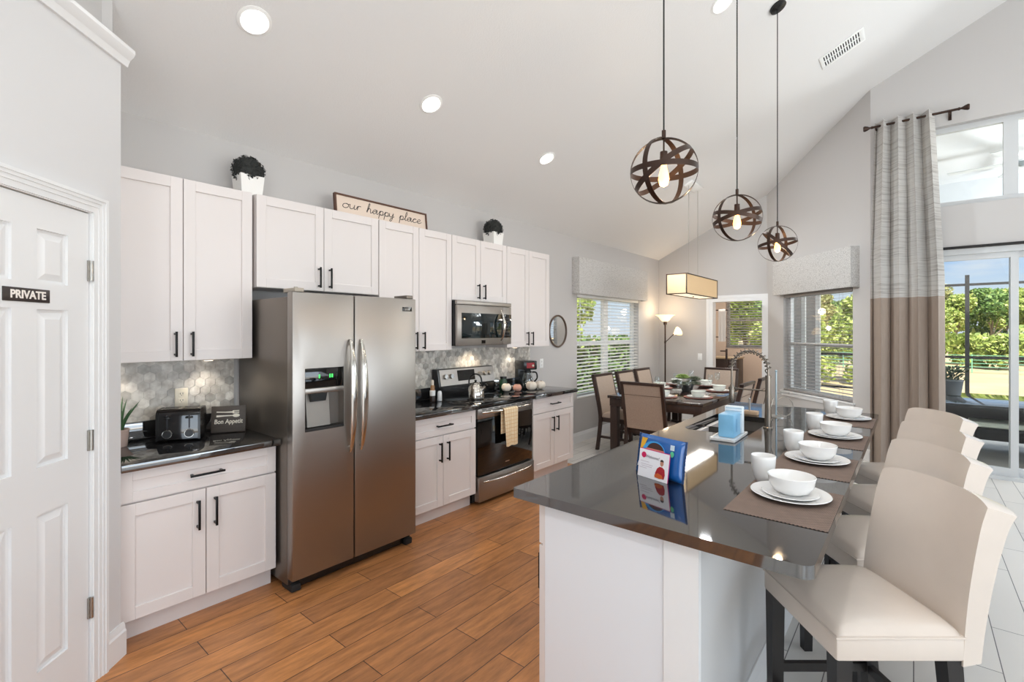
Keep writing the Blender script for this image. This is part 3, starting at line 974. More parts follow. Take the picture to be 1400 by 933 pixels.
# dispenser
mb = MB().box(FX - .068, FX - .064, DH[0], DH[1], DH[2], DH[3])
mb.build('dispenser_recess', mat('dispenser_grey', (110, 104, 98), 0.4, metal=0.5), dl, world=True)
MB().box(FX - .064, FX - .006, DH[0], DH[1], 1.205, DH[3], 0.002).build('control_panel', M_blackg, dl, world=True)
MB().box(FX - .064, FX + .002, DH[0], DH[1], 1.172, 1.204, 0.003).build('trim_strip', M_steel, dl, world=True)
MB().box(FX - .064, FX + .004, DH[0], DH[1], DH[2], DH[2] + .016, 0.003).build('drip_tray', M_dark, dl, world=True)
mb = MB().hexa([(FX - .064, 1.45, .965), (FX - .064, 1.60, .965), (FX - .030, 1.60, .965), (FX - .030, 1.45, .965)], [(FX - .064, 1.45, 1.17), (FX - .064, 1.60, 1.17), (FX - .052, 1.60, 1.17), (FX - .052, 1.45, 1.17)])
mb.build('paddle', mat('paddle_grey', (140, 134, 127), .42, metal=.6), dl, world=True)
MB().hexa([(FX - .052, 1.475, 1.115), (FX - .052, 1.565, 1.115), (FX - .02, 1.565, 1.12), (FX - .02, 1.475, 1.12)], [(FX - .052, 1.465, 1.17), (FX - .052, 1.575, 1.17), (FX - .02, 1.575, 1.17), (FX - .02, 1.465, 1.17)]).build('spout', M_blackp, dl, world=True)
mled = mat('green_display', (60, 220, 90), 0.4, emit=(60, 230, 90), estr=1.6)
for y in (1.515, 1.585, 1.600):
    MB().box(FX - .006, FX - .0052, y - .004, y + .004, 1.262, 1.284).build('display_light', mled, dl, world=True)
# bow handles
def bow(y, nm, par):
    mb = MB()
    n = 26
    za, zb = 0.775, 1.497
    pts = []
    for i in range(n + 1):
        s = i / n
        z = za + (zb - za) * s
        off = 0.012 + 0.052 * math.sin(math.pi * s) ** 0.6
        wd = 0.008 + 0.016 * math.sin(math.pi * s) ** 0.7
        pts.append((z, off, wd))
    vs = []
    for (z, off, wd) in pts:
        ring = []
        for q in range(12):
            a = 2 * math.pi * q / 12
            ring.append(mb.bm.verts.new((FX + off + 0.010 * math.sin(a) - 0.004, y + wd * math.cos(a), z)))
        vs.append(ring)
    for A, B in zip(vs, vs[1:]):
        for q in range(12):
            mb.bm.faces.new((A[q], A[(q + 1) % 12], B[(q + 1) % 12], B[q]))
    mb.bm.faces.new(vs[0][::-1]); mb.bm.faces.new(vs[-1])
    for z in (za + .03, zb - .03):
        mb.cyl((FX - .002, y, z), (FX + .03, y, z), 0.008, seg=10)
    mb.build(nm, M_chrome, par, world=True, smooth=50)
bow(1.716, 'handle', dl); bow(1.794, 'handle', dr)
mb = MB().box(FX, FX + .003, 2.135, 2.215, 1.692, 1.722, 0.001)
bd = mb.build('badge', M_blackg, dr, world=True)
MB().box(FX + .003, FX + .0036, 2.145, 2.205, 1.712, 1.716).box(FX + .003, FX + .0036, 2.150, 2.20, 1.700, 1.706).build('badge_lettering', M_chrome, bd, world=True)
MB().box(FX - .16, FX - .01, Y0 + .02, Y0 + .075, 1.7835, 1.808, 0.004).cyl((FX - .05, Y0 + .045, 1.757), (FX - .05, Y0 + .045, 1.815), .012, seg=12).build('hinge_cover', mat('beige_hinge_cap', (170, 160, 146), 0.5), t, world=True)
MB().box(FX - .16, FX - .01, Y1 - .075, Y1 - .02, 1.7835, 1.808, 0.004).build('hinge_cover', M_steeld, t, world=True)

# ------------------------------------------------------------------ range
RY0, RY1 = 3.078, 3.884
t = thing('kitchen_range', 'stainless steel electric range with black oven door', 'range', (-3.28, 3.48, 0))
MB().box(-3.575, -3.005, RY0 + .002, RY1 - .002, 0.03, 0.8735).build('body', M_blackp, t, world=True)
MB().box(-3.55, -3.06, RY0 + .02, RY1 - .02, 0.0, 0.03).build('plinth', M_dark, t, world=True)
MB().box(-3.50, -2.93, RY0 - .002, RY1 + .002, 0.874, 0.904, 0.006).build('cooktop', M_blackg, t, world=True)
mr = mat('burner_ring_grey', (70, 68, 68), 0.2)
for (x, y, r_) in ((-3.08, 3.27, .11), (-3.08, 3.68, .085), (-3.34, 3.27, .08), (-3.34, 3.68, .105)):
    MB().lathe([(r_ - .004, 0), (r_, 0), (r_, .0006), (r_ - .004, .0006), (r_ - .004, 0)], (x, y, .9042), 40).build('burner_ring', mr, t, world=True)
# door
mb = MB().box(-3.004, -2.965, RY0 + .008, RY1 - .008, 0.262, 0.765, 0.003)
od = mb.build('oven_door', M_blackg, t, world=True)
MB().box(-3.004, -2.962, RY0 + .006, RY1 - .006, 0.766, 0.856, 0.004).build('door_top_rail', M_steel, od, world=True)
mb = MB()
for i in range(9):
    y = RY0 + .06 + i * .082
    mb.box(-2.9635, -2.9612, y, y + .058, 0.842, 0.849)
mb.build('vent_slots', M_dark, od, world=True)
def hbar(y0, y1, z, x, par, r=0.014, off=0.05):
    n = 18
    pts = [(x + off * (math.sin(math.pi * i / n) ** 0.45), y0 + (y1 - y0) * i / n, z) for i in range(n + 1)]
    MB().tube(pts, r, seg=12).build('handle', M_chrome, par, world=True, smooth=60)
hbar(RY0 + .06, RY1 - .05, 0.822, -2.962, od)
dw = MB().box(-3.004, -2.945, RY0 + .004, RY1 - .002, 0.032, 0.252, 0.006).build('warming_drawer', M_steel, t, world=True)
hbar(RY0 + .06, RY1 - .05, 0.205, -2.945, dw, r=0.011, off=0.035)
MB().box(-2.9652, -2.9640, 3.46, 3.52, 0.315, 0.325).build('badge', M_chrome, od, world=True)
# back panel with the controls
mb = MB().prism([(-3.575, 0.886), (-3.49, 0.886), (-3.475, 1.0), (-3.475, 1.02), (-3.505, 1.172), (-3.52, 1.18), (-3.575, 1.18)], RY0 + .01, RY1 - .01, 'y')
mb.build('back_panel', M_blackp, t, world=True, smooth=20)
def onp(y, s, h):  # point on sloping panel: s along height, h off it
    a = Vector((-3.475, y, 1.02)); b_ = Vector((-3.505, y, 1.172))
    n = Vector((0.152, 0, 0.03)).normalized()
    return a + (b_ - a) * s + n * h
mb = MB()
mb.hexa([onp(RY0 + .03, 0, -.004), onp(RY1 - .012, 0, -.004), onp(RY1 - .012, 1, -.004), onp(RY0 + .03, 1, -.004)],
        [onp(RY0 + .03, 0, .006), onp(RY1 - .012, 0, .006), onp(RY1 - .012, 1, .006), onp(RY0 + .03, 1, .006)])
cp = mb.build('control_fascia', M_steel, t, world=True)
MB().hexa([onp(3.34, .22, .005), onp(3.58, .22, .005), onp(3.58, .9, .005), onp(3.34, .9, .005)], [onp(3.34, .22, .009), onp(3.58, .22, .009), onp(3.58, .9, .009), onp(3.34, .9, .009)]).build('display', M_blackg, cp, world=True)
for y in (3.17, 3.25, 3.65, 3.725, 3.80):
    kb = MB().cyl(onp(y, .56, .006), onp(y, .56, .03), .024, .020, 18)
    kb.build('knob', M_chrome, cp, world=True)

# tea towel on the oven handle
t = thing('tea_towel', 'cream checked tea towel hanging over the oven door handle', 'towel', (-2.912, 3.46, 0.82))
mt = bpy.data.materials.new('checked_cream_towel'); mt.use_nodes = True
n_ = mt.node_tree; b = n_.nodes['Principled BSDF']
co = n_.nodes.new('ShaderNodeTexCoord'); ck = n_.nodes.new('ShaderNodeTexBrick')
ck.offset = 0; ck.inputs['Scale'].default_value = 1; ck.inputs['Brick Width'].default_value = .034; ck.inputs['Row Height'].default_value = .034; ck.inputs['Mortar Size'].default_value = .004; ck.inputs['Mortar Smooth'].default_value = .5
ck.inputs['Color1'].default_value = lin((240, 222, 188)); ck.inputs['Color2'].default_value = lin((236, 214, 178)); ck.inputs['Mortar'].default_value = lin((222, 188, 140))
sx_ = n_.nodes.new('ShaderNodeSeparateXYZ'); cx_ = n_.nodes.new('ShaderNodeCombineXYZ')
n_.links.new(co.outputs['Object'], sx_.inputs[0]); n_.links.new(sx_.outputs['Y'], cx_.inputs[0]); n_.links.new(sx_.outputs['Z'], cx_.inputs[1])
n_.links.new(cx_.outputs[0], ck.inputs['Vector']); n_.links.new(ck.outputs[0], b.inputs['Base Color']); b.inputs['Roughness'].default_value = 0.95
def towel(u, v):
    # around the bar: u across (0..1) both faces, v along from the back hem over to the front hem
    s = 1
    if u <= .5: uu = u * 2
    else: uu = (1 - u) * 2; s = -1
    y = -0.10 + 0.20 * uu
    rr = 0.0185 + s * .0025
    Lb, Lf = 0.22, 0.335
    tot = Lb + math.pi * .0185 + Lf
    d = v * tot
    wav = 0.010 * math.sin(uu * 11) + .004 * math.sin(uu * 23)
    if d < Lb:
        k = (Lb - d) / Lb
        return (-rr + .0 - .0 * k, y, -(Lb - d))
    if d < Lb + math.pi * .0185:
        a = (d - Lb) / .0185
        return (-rr * math.cos(a), y, rr * math.sin(a))
    q = d - Lb - math.pi * .0185
    f = q / Lf
    return (rr + wav * f + .008 * f, y * (1 - .10 * f) + .012 * f, -q)
MB().grid(towel, 60, 50, True).build('cloth', mt, t, smooth=60)

# ------------------------------------------------------------------ microwave
XM = -3.235
t = thing('microwave_oven', 'stainless over-the-range microwave with dark window', 'microwave', (-3.4, 3.48, 1.405))
MB().box(WX + .005, XM - .03, 3.094, 3.872, 1.412, 1.838, 0.004).build('case', M_blackp, t, world=True)
MB().box(XM - .03, XM, 3.094, 3.872, 1.800, 1.838, 0.003).build('vent_strip', M_steel, t, world=True)
md = MB().box(XM - .03, XM, 3.097, 3.735, 1.415, 1.797, 0.004).build('door', M_steel, t, world=True)
MB().box(XM - .002, XM + .0015, 3.150, 3.735, 1.482, 1.722, 0.001).build('door_window', mat('dark_teal_glass', (14, 26, 28), 0.05, coat=0.5), md, world=True)
cpn = MB().box(XM - .03, XM, 3.738, 3.870, 1.415, 1.797, 0.004).build('control_side', M_steel, t, world=True)
kp = MB().box(XM - .002, XM + .0015, 3.738, 3.868, 1.482, 1.722, 0.001).build('keypad', M_blackg, cpn, world=True)
mb = MB()
for i in range(6):
    for j in range(3):
        mb.box(XM + .0015, XM + .002, 3.765 + j * .03, 3.779 + j * .03, 1.505 + i * .034, 1.513 + i * .034)
mb.build('key_marks', mat('key_grey', (90, 90, 92), 0.5), kp, world=True)
n = 22
mb = MB()
pts = [(XM + .006 + .045 * math.sin(math.pi * i / n) ** .7, 3.700, 1.455 + .300 * i / n) for i in range(n + 1)]
rads = [.006 + .012 * math.sin(math.pi * i / n) for i in range(n + 1)]
mb.tube(pts, rads, seg=12)
mb.build('handle', M_chrome, md, world=True, smooth=60)
MB().box(XM, XM + .0012, 3.42, 3.475, 1.43, 1.462).build('badge', M_blackg, md, world=True)

# ------------------------------------------------------------------ island
IX0, IX1, IY0, IY1 = -1.252, -0.207, 1.508, 4.635
t = thing('kitchen_island', 'white kitchen island base with white end panel and grey knee wall', 'kitchen island', (-0.85, 3.07, 0))
# cabinets: body, toe kick, doors on the aisle side
mb = MB().box(-1.135, -0.636, IY0 + .045, 3.10, 0.115, 0.874).box(-1.135, -0.636, 3.10, 3.94, 0.115, 0.685).box(-1.135, -0.636, 3.94, IY1 - .06, 0.115, 0.874).box(-1.135, -1.115, 3.10, 3.94, .685, .874)
mb.build('body', M_cab, t, world=True, smooth=0)
MB().box(-1.065, -0.636, IY0 + .047, IY1 - .06, 0.0, 0.115).build('toe_kick', M_cab, t, world=True, smooth=0)
y = IY0 + .047
k = 0
for wdt in (0.46, 0.60, 0.46, 0.46, 0.46, 0.56):
    mb = MB()
    x = -1.136
    st = .06
    yy0, yy1 = y + .003, y + wdt - .003
    z0, z1 = .12, (.868 if k in (1,) else .695)
    for (za, zb) in ([(z0, z1)] if k == 1 else [(z0, .695), (.702, .868)]):
        sb = .05 if za > .5 else .06
        mb.box(x - .02, x, yy0, yy0 + sb, za, zb, .0015, 1).box(x - .02, x, yy1 - sb, yy1, za, zb, .0015, 1)
        mb.box(x - .02, x, yy0 + sb, yy1 - sb, za, za + sb, .0015, 1).box(x - .02, x, yy0 + sb, yy1 - sb, zb - sb, zb, .0015, 1)
        mb.box(x - .010, x, yy0 + sb, yy1 - sb, za + sb, zb - sb)
    d = mb.build('door', M_cab, t, world=True, smooth=30)
    mb = MB(); mb.box(x - .055, x - .044, (yy0 + .04), (yy0 + .05), .49, .637, .0015)
    for zz in (.497, .63): mb.box(x - .045, x - .02, yy0 + .04, yy0 + .05, zz - .005, zz + .005)
    mb.build('handle', M_black, d, world=True)
    y += wdt; k += 1
MB().box(-1.120, -0.636, IY0 + .040, IY0 + .0445, 0.118, 0.874).box(-1.06, -.636, IY0 + .040, IY0 + .0445, 0.0, 0.118).build('end_panel', mat('end_panel_white', (228, 230, 234), 0.5), t, world=True, smooth=0)
# knee wall: white end board, grey painted face
MB().box(-0.634, -0.520, IY0 + .032, IY0 + .0545, 0.0, 0.875).build('end_board', M_trim, t, world=True, smooth=0)
MB().box(-0.634, -0.522, IY0 + .055, IY1 - .06, 0.0, 0.875).build('knee_wall', mat('knee_wall_grey', (196, 195, 194), 0.8, bump=.1, bscale=180), t, world=True, smooth=0)
pr = [(-.5215, 0), (-.505, 0), (-.505, .095), (-.509, .105), (-.510, .118), (-.516, .135), (-.5215, .135)]
MB().prism(pr, IY0 + .056, IY1 - .06, 'y').build('baseboard', M_trim, t, world=True, smooth=20)
# top with the sink cut out
SX0, SX1, SY0, SY1 = -1.165, -0.775, 3.14, 3.90
top = thing('island_countertop', 'long polished black granite countertop on the island', 'countertop', (-0.73, 3.07, 0.876))
def rrect(x0, x1, y0, y1, r, n=6):
    p = []
    for (cx, cy, a0) in ((x1 - r, y0 + r, -90), (x1 - r, y1 - r, 0), (x0 + r, y1 - r, 90), (x0 + r, y0 + r, 180)):
        for i in range(n + 1):
            a = R(a0 + 90 * i / n)
            p.append((cx + r * math.cos(a), cy + r * math.sin(a)))
    return p
def ring_slab(mb, outer, inner, z0, z1):
    # same vertex count; quads between
    n = len(outer)
    bm = mb.bm
    vo0 = [bm.verts.new((p[0], p[1], z0)) for p in outer]; vo1 = [bm.verts.new((p[0], p[1], z1)) for p in outer]
    vi0 = [bm.verts.new((p[0], p[1], z0)) for p in inner]; vi1 = [bm.verts.new((p[0], p[1], z1)) for p in inner]
    for i in range(n):
        j = (i + 1) % n
        bm.faces.new((vo1[i], vo1[j], vi1[j], vi1[i])); bm.faces.new((vo0[j], vo0[i], vi0[i], vi0[j]))
        bm.faces.new((vo0[i], vo0[j], vo1[j], vo1[i])); bm.faces.new((vi0[j], vi0[i], vi1[i], vi1[j]))
irr = rrect(IX0, IX1, IY0, IY1, .035)
half = len(irr) // 2
irr = irr[:half] + rrect(IX0, IX1, IY0, IY1, .008)[half:]
mb = MB()
ring_slab(mb, irr, rrect(SX0, SX1, SY0, SY1, .06), .876, .914)
mb.build('slab', M_granite, top, world=True, smooth=25)
t = thing('kitchen_sink', 'double bowl stainless undermount sink in the island', 'sink', ((SX0 + SX1) / 2, (SY0 + SY1) / 2, .70))
mb = MB()
def bowl(y0, y1, zb):
    o = rrect(SX0 - .004, SX1 + .004, y0, y1, .055); i = rrect(SX0 + .012, SX1 - .012, y0 + .016, y1 - .016, .05)
    bm = mb.bm; n = len(o)
    a = [bm.verts.new((p[0], p[1], .8755)) for p in o]; b_ = [bm.verts.new((p[0], p[1], zb + .02)) for p in i]
    c_ = [bm.verts.new((p[0] * .9 + .1 * (SX0 + SX1) / 2, p[1] * .9 + .1 * (y0 + y1) / 2, zb)) for p in i]
    for q in range(n):
        r_ = (q + 1) % n
        bm.faces.new((a[q], a[r_], b_[r_], b_[q])); bm.faces.new((b_[q], b_[r_], c_[r_], c_[q]))
    bm.faces.new(c_)
bowl(SY0 - .004, 3.51, .70); bowl(3.53, SY1 + .004, .70)
mb.box(SX0, SX1, 3.508, 3.532, .74, .872, .006)
mb.build('basin', mat('sink_steel', (84, 80, 76), .3, metal=.9), t, world=True, smooth=40)
for y in (3.32, 3.72):
    MB().lathe([(0, .7008), (.042, .7008), (.045, .703), (.03, .7035), (0, .702)], ((SX0 + SX1) / 2, y, 0), 24).build('drain', M_chrome, t, world=True)

# spring pull-down faucet
FXx, FYy = -0.735, 3.50
t = thing('kitchen_faucet', 'tall brushed nickel pull-down faucet with a coiled spring arch', 'faucet', (FXx, FYy, .9145))
MB().lathe([(0, 0), (.030, 0), (.030, .006), (.024, .012), (.021, .05), (.019, .12), (.0165, .25), (.0165, .345), (.0, .345)], seg=24).build('column', M_faucet, t, smooth=40)
arc = []
Rr = 0.112
for i in range(41):
    a = math.pi * i / 40
    arc.append((-Rr + Rr * math.cos(a), 0, .385 + .118 * math.sin(a)))
path = [(0, 0, .345), (0, 0, .365)] + arc + [(-2 * Rr, 0, .36), (-2 * Rr, 0, .30), (-2 * Rr, 0, .26)]
MB().tube(path, .0065, seg=10).build('hose', M_faucet, t, smooth=60)
def coil(pts, r, turns):
    P = [Vector(p) for p in pts]
    out = []
    N = len(P) - 1
    S = turns * 10
    for i in range(S + 1):
        f = i / S * N
        q = min(int(f), N - 1); fr = f - q
        c = P[q].lerp(P[q + 1], fr)
        d = (P[q + 1] - P[q]).normalized()
        u = Vector((0, 1, 0)); v = d.cross(u).normalized()
        a = 2 * math.pi * turns * i / S
        out.append(c + u * (r * math.cos(a)) + v * (r * math.sin(a)))
    return out
MB().tube(coil([(0, 0, .35)] + arc[:41], .0165, 15), .0036, seg=6).build('spring', M_faucet, t, smooth=60)
MB().lathe([(0, .145), (.016, .145), (.019, .16), (.017, .24), (.011, .27), (0, .27)], (-2 * Rr, 0, 0), 20).build('spray_head', M_faucet, t, smooth=40)
MB().cyl((0, 0, .245), (-2 * Rr, 0, .245), .0055, seg=10).cyl((-2 * Rr, 0, .235), (-2 * Rr, 0, .255), .021, seg=18).build('support_arm', M_faucet, t)
MB().cyl((0, 0, .11), (.0, .05, .11), .010, seg=12).cyl((0, .045, .11), (.015, .075, .19), .005, .004, 10).build('lever', M_faucet, t)

# sink-side things
t = thing('sponge_tray', 'white ceramic tray under the blue sponge packet', 'tray', (-.853, 3.06, .9145), R(1))
mb = MB()
o = rrect(-.07, .07, -.155, .155, .012); i = rrect(-.06, .06, -.145, .145, .01)
ring_slab(mb, o, i, .004, .016)
mb.prism(rrect(-.066, .066, -.15, .15, .012), 0.0, .008, 'z')
mb.build('dish', M_china, t, smooth=30)
t = thing('sponge_pack', 'pale blue sponge packet standing on the white tray', 'sponge', (-.853, 3.065, .9235), R(1))
mb = MB().box(-.044, .044, -.075, .075, 0, .135, .006)
mb.build('wrap', mat('pale_blue_wrap', (128, 186, 222), .35, noise=.06, nscale=14), t)
mb = MB()
for z in (.03, .075, .11): mb.box(-.0445, -.0435, -.05, .05, z, z + .004)
mb.box(.0435, .0445, -.02, -.012, .03, .105)
mb.build('print', mat('deep_blue_print', (60, 120, 180), .4), t)
t = thing('napkin_pack', 'white packet with pale stripes behind the blue sponge packet', 'packet', (-.853, 3.170, .9235), R(1))
MB().box(-.052, .052, -.02, .02, 0, .165, .006).build('wrap', mat('milky_wrap', (232, 240, 244), .3), t)
mb = MB()
for z in (.115, .132, .149): mb.box(-.046, .046, -.0207, -.02, z, z + .008)
mb.build('stripes', mat('pale_blue_stripe', (196, 216, 228), .4), t)
t = thing('soap_caddy', 'small tan block holding a slim metal brush behind the sink', 'caddy', (-.955, 3.99, .9145))
MB().box(-.05, .05, -.03, .03, 0, .03, .004).build('block', mat('tan_wood', (190, 160, 132), .6, noise=.1, nscale=20), t)
MB().cyl((-.01, 0, .03), (-.01, 0, .115), .007, seg=12).sphere((-.01, 0, .118), .009).build('rod', M_nickel, t)
t = thing('paper_towel_holder', 'slim wire stand with an upright rod, side arm and ring behind the faucet', 'stand', (-.79, 4.02, .9145))
MB().lathe([(0, 0), (.07, 0), (.07, .006), (.0, .010)], seg=28).build('base', M_nickel, t)
MB().cyl((0, 0, .006), (0, 0, .335), .006, seg=12).sphere((0, 0, .338), .009).build('rod', mat('clear_blue_rod', (170, 190, 200), .15, metal=.3), t)
MB().cyl((0, 0, .18), (.075, .04, .175), .0035, seg=8).sphere((.078, .0415, .175), .008).build('side_arm', M_nickel, t)
ringp = [(.05 + .052 * math.cos(a), .026 + .027 * math.cos(a), .075 + .07 * math.sin(a)) for a in [2 * math.pi * i / 36 for i in range(36)]]
MB().tube(ringp, .003, seg=8, closed=True).cyl((0, 0, .075), (.1, .052, .075), .003, seg=8).cyl((.03, .016, .085), (.075, .039, .085), .003, seg=8).build('ring', M_nickel, t)

# welcome snack: blue cookie packet and card
ang = math.atan2(-.062, .218)
t = thing('cookie_packet', 'bright blue snack packet standing on the island behind the welcome card', 'snack packet', (-.853, 2.022, .9145), ang)
LEAN = Matrix.Rotation(R(-9), 4, 'X')
Wp, Hp = .118, .172
def pillow(u, v):
    # closed loop front/back in u
    s = 1
    if u <= .5: uu = u * 2
    else: uu = (1 - u) * 2; s = -1
    x = -Wp + 2 * Wp * uu
    z = Hp * v
    e = (1 - abs(2 * uu - 1) ** 6) * (1 - abs(2 * v - 1) ** 8)
    dpt = .0012 + .024 * max(0, e) ** .8
    x *= 1 - .02 * math.sin(math.pi * v)
    return (x, -s * dpt, z)
pk = MB().grid(pillow, 60, 22, True)
# crimped ends with small teeth
pk.xform(LEAN)
M_pkblue = mat('glossy_blue_film', (16, 90, 164), .22, coat=.3, noise=.12, nscale=9)
pkb = pk.build('film', M_pkblue, t, smooth=60)
M_pkdk = mat('dark_blue_film', (12, 60, 112), .25, coat=.3)
for sx0, sx1 in ((-.128, -.112), (.108, .124)):
    mb = MB()
    n = 24
    xo = sx0 if sx0 < 0 else sx1; xi = sx1 if sx0 < 0 else sx0
    poly = [(xi, 0.0)] + [(xo + (.002 if q % 2 else 0), Hp * 1.015 * q / n) for q in range(n + 1)] + [(xi, Hp)]
    mb.prism(poly, -.0018, .0018, 'y'); mb.xform(LEAN)
    mb.build('crimped_end', M_pkdk, t, smooth=0)
def flat(nm, poly, m, y0, par, th=.001, lean=LEAN):
    mb = MB().prism(poly, y0 - th, y0, 'y'); mb.xform(lean)
    return mb.build(nm, m, par, smooth=0)
def ell(cx, cz, rx, rz, a0=0, a1=360, n=28):
    return [(cx + rx * math.cos(R(a0 + (a1 - a0) * i / n)), cz + rz * math.sin(R(a0 + (a1 - a0) * i / n))) for i in range(n + (0 if a1 - a0 == 360 else 1))]
YF = -.0262
flat('yellow_flash', [(-.096, .098), (-.080, .108), (-.062, .150), (-.058, .158), (-.088, .158)], mat('film_yellow', (236, 178, 52), .3), YF, t)
flat('light_arc', ell(-.02, .10, .062, .050, 0, 180), mat('film_light_blue', (60, 160, 226), .3), YF, t)
flat('dark_dome', ell(-.012, .108, .046, .036, 0, 180), mat('film_chocolate', (66, 38, 34), .4), YF - .001, t)
flat('red_band', [(-.060, .103), (.036, .103), (.036, .117), (-.060, .117)], mat('film_salmon', (220, 138, 120), .4), YF - .002, t)
flat('nutrition_mark', [(.064, .128), (.084, .128), (.084, .150), (.064, .150)], mat('film_pale', (210, 226, 236), .4), YF, t)
flat('green_mark', ell(.075, .112, .009, .012), mat('film_green', (90, 200, 150), .4), YF, t)
mb = MB()
sc_ = smooth_pts([(-.104, .03), (-.098, .052), (-.092, .034), (-.088, .026), (-.084, .044), (-.078, .028), (-.072, .05), (-.07, .028)], 5)
mb.tube([(p[0], YF + .006, p[1]) for p in sc_], .0022, seg=6); mb.xform(LEAN)
mb.build('white_script', mat('film_white', (230, 236, 242), .4), t)

cx0 = Vector((math.cos(ang), math.sin(ang)))
nrm = Vector((math.sin(ang), -math.cos(ang)))   # towards the viewer
cpos = Vector((-.853, 2.022)) + cx0 * (-.001) + nrm * .048
t = thing('welcome_card', 'white welcome card with a red-shirted figure, leaning on the blue packet', 'card', (cpos.x, cpos.y, .9145), ang)
CL = Matrix.Rotation(R(-9), 4, 'X')
card = MB().box(-.077, .080, 0, .0012, 0, .118); card.xform(CL)
card.build('card_sheet', mat('card_white', (244, 242, 246), .5), t)
bk = MB().box(-.075, .083, .0013, .0022, .0015, .121); bk.xform(CL); bk.build('card_back', mat('card_magenta', (200, 40, 120), .5), t)
M_mag = mat('card_crimson', (206, 32, 92), .5)
flat('round_logo', ell(-.052, .094, .0125, .0125), M_mag, -.0004, t, .0006, CL)
tx = text('welcome_lettering', 'Welcome!', .017, mat('card_grey_ink', (110, 100, 110), .6), t, (0, 0, 0), (0, 0, 0), extrude=.0002, shear=.25)
mw = CL @ Matrix.Translation((-.006, -.0008, .090)) @ Matrix.Rotation(R(90), 4, 'X')
tx.matrix_local = mw
mb = MB()
for (a, b_, z) in ((-.068, -.02, .066), (-.064, .0, .054), (-.060, -.004, .046), (-.070, -.03, .038)):
    mb.box(a, b_, -.0009, -.0003, z, z + .0022)
mb.xform(CL); mb.build('text_lines', mat('card_pale_ink', (206, 196, 204), .6), t)
flat('figure_shirt', [(.018, .014), (.062, .012), (.066, .030), (.062, .052), (.050, .060), (.036, .060), (.024, .050), (.016, .030)], mat('card_red', (168, 26, 40), .6), -.0004, t, .0006, CL)
flat('figure_arms', [(.014, .022), (.030, .032), (.052, .026), (.058, .014), (.040, .010), (.016, .012)], mat('card_orange', (206, 96, 44), .6), -.0011, t, .0006, CL)
flat('figure_head', ell(.046, .076, .0085, .013), mat('card_skin', (196, 140, 116), .6), -.0004, t, .0006, CL)
flat('figure_hair', ell(.046, .082, .0088, .009, 0, 180), mat('card_hair', (52, 38, 34), .6), -.0011, t, .0006, CL)

# ------------------------------------------------------------------ place settings on the island
M_mat = bpy.data.materials.new('woven_placemat'); M_mat.use_nodes = True
n_ = M_mat.node_tree; b = n_.nodes['Principled BSDF']
co = n_.nodes.new('ShaderNodeTexCoord'); mpq = n_.nodes.new('ShaderNodeMapping'); mpq.inputs['Scale'].default_value = (170, 170, 1)
ckk = n_.nodes.new('ShaderNodeTexChecker'); ckk.inputs['Scale'].default_value = 1
ckk.inputs['Color1'].default_value = lin((150, 126, 112)); ckk.inputs['Color2'].default_value = lin((96, 84, 78))
nq = n_.nodes.new('ShaderNodeTexNoise'); nq.inputs['Scale'].default_value = 30
mq = n_.nodes.new('ShaderNodeMixRGB'); mq.blend_type = 'MULTIPLY'; mq.inputs[0].default_value = .35
n_.links.new(co.outputs['Object'], mpq.inputs[0]); n_.links.new(mpq.outputs[0], ckk.inputs['Vector']); n_.links.new(co.outputs['Object'], nq.inputs['Vector'])
n_.links.new(ckk.outputs['Color'], mq.inputs[1]); n_.links.new(nq.outputs['Fac'], mq.inputs[2]); n_.links.new(mq.outputs[0], b.inputs['Base Color'])
b.inputs['Roughness'].default_value = .7; b.inputs['Specular IOR Level'].default_value = .3
def mk_mat(label, loc, grp):
    t = MB().box(-.158, .158, -.222, .222, 0, .0022, .0008, 1).build('placemat', M_mat)
    t.location = loc; return tag(t, label, 'placemat', grp)
def plate_prof(r, h, th=.004):
    return [(0, 0.0), (r * .55, 0), (r * .62, .002), (r * .97, h - .002), (r, h), (r * .985, h + .002), (r * .64, .002 + th), (r * .56, th), (0, th)]
def mk_lathe(nm, cat, prof, label, loc, grp, m=M_china, seg=48):
    t = MB().lathe(prof, seg=seg).build(nm, m, smooth=50)
    t.location = loc; return tag(t, label, cat, grp)
bowl_prof = [(0, 0), (.040, 0), (.042, .003), (.062, .012), (.076, .034), (.0815, .064), (.0828, .068), (.0815, .070), (.078, .066), (.072, .036), (.058, .016), (.038, .008), (0, .007)]
cup_prof = [(0, 0), (.026, 0), (.028, .003), (.036, .018), (.044, .055), (.0475, .100), (.0475, .110), (.046, .1115), (.0445, .109), (.041, .055), (.033, .020), (.024, .008), (0, .007)]
order = ['nearest the camera', 'second from the camera', 'third from the camera', 'farthest from the camera']
seats = [(-.366, 2.105), (-.366, 2.762), (-.366, 3.460), (-.366, 4.225)]
mats_y = [2.028, 2.680, 3.380, 4.130]
protos = {}
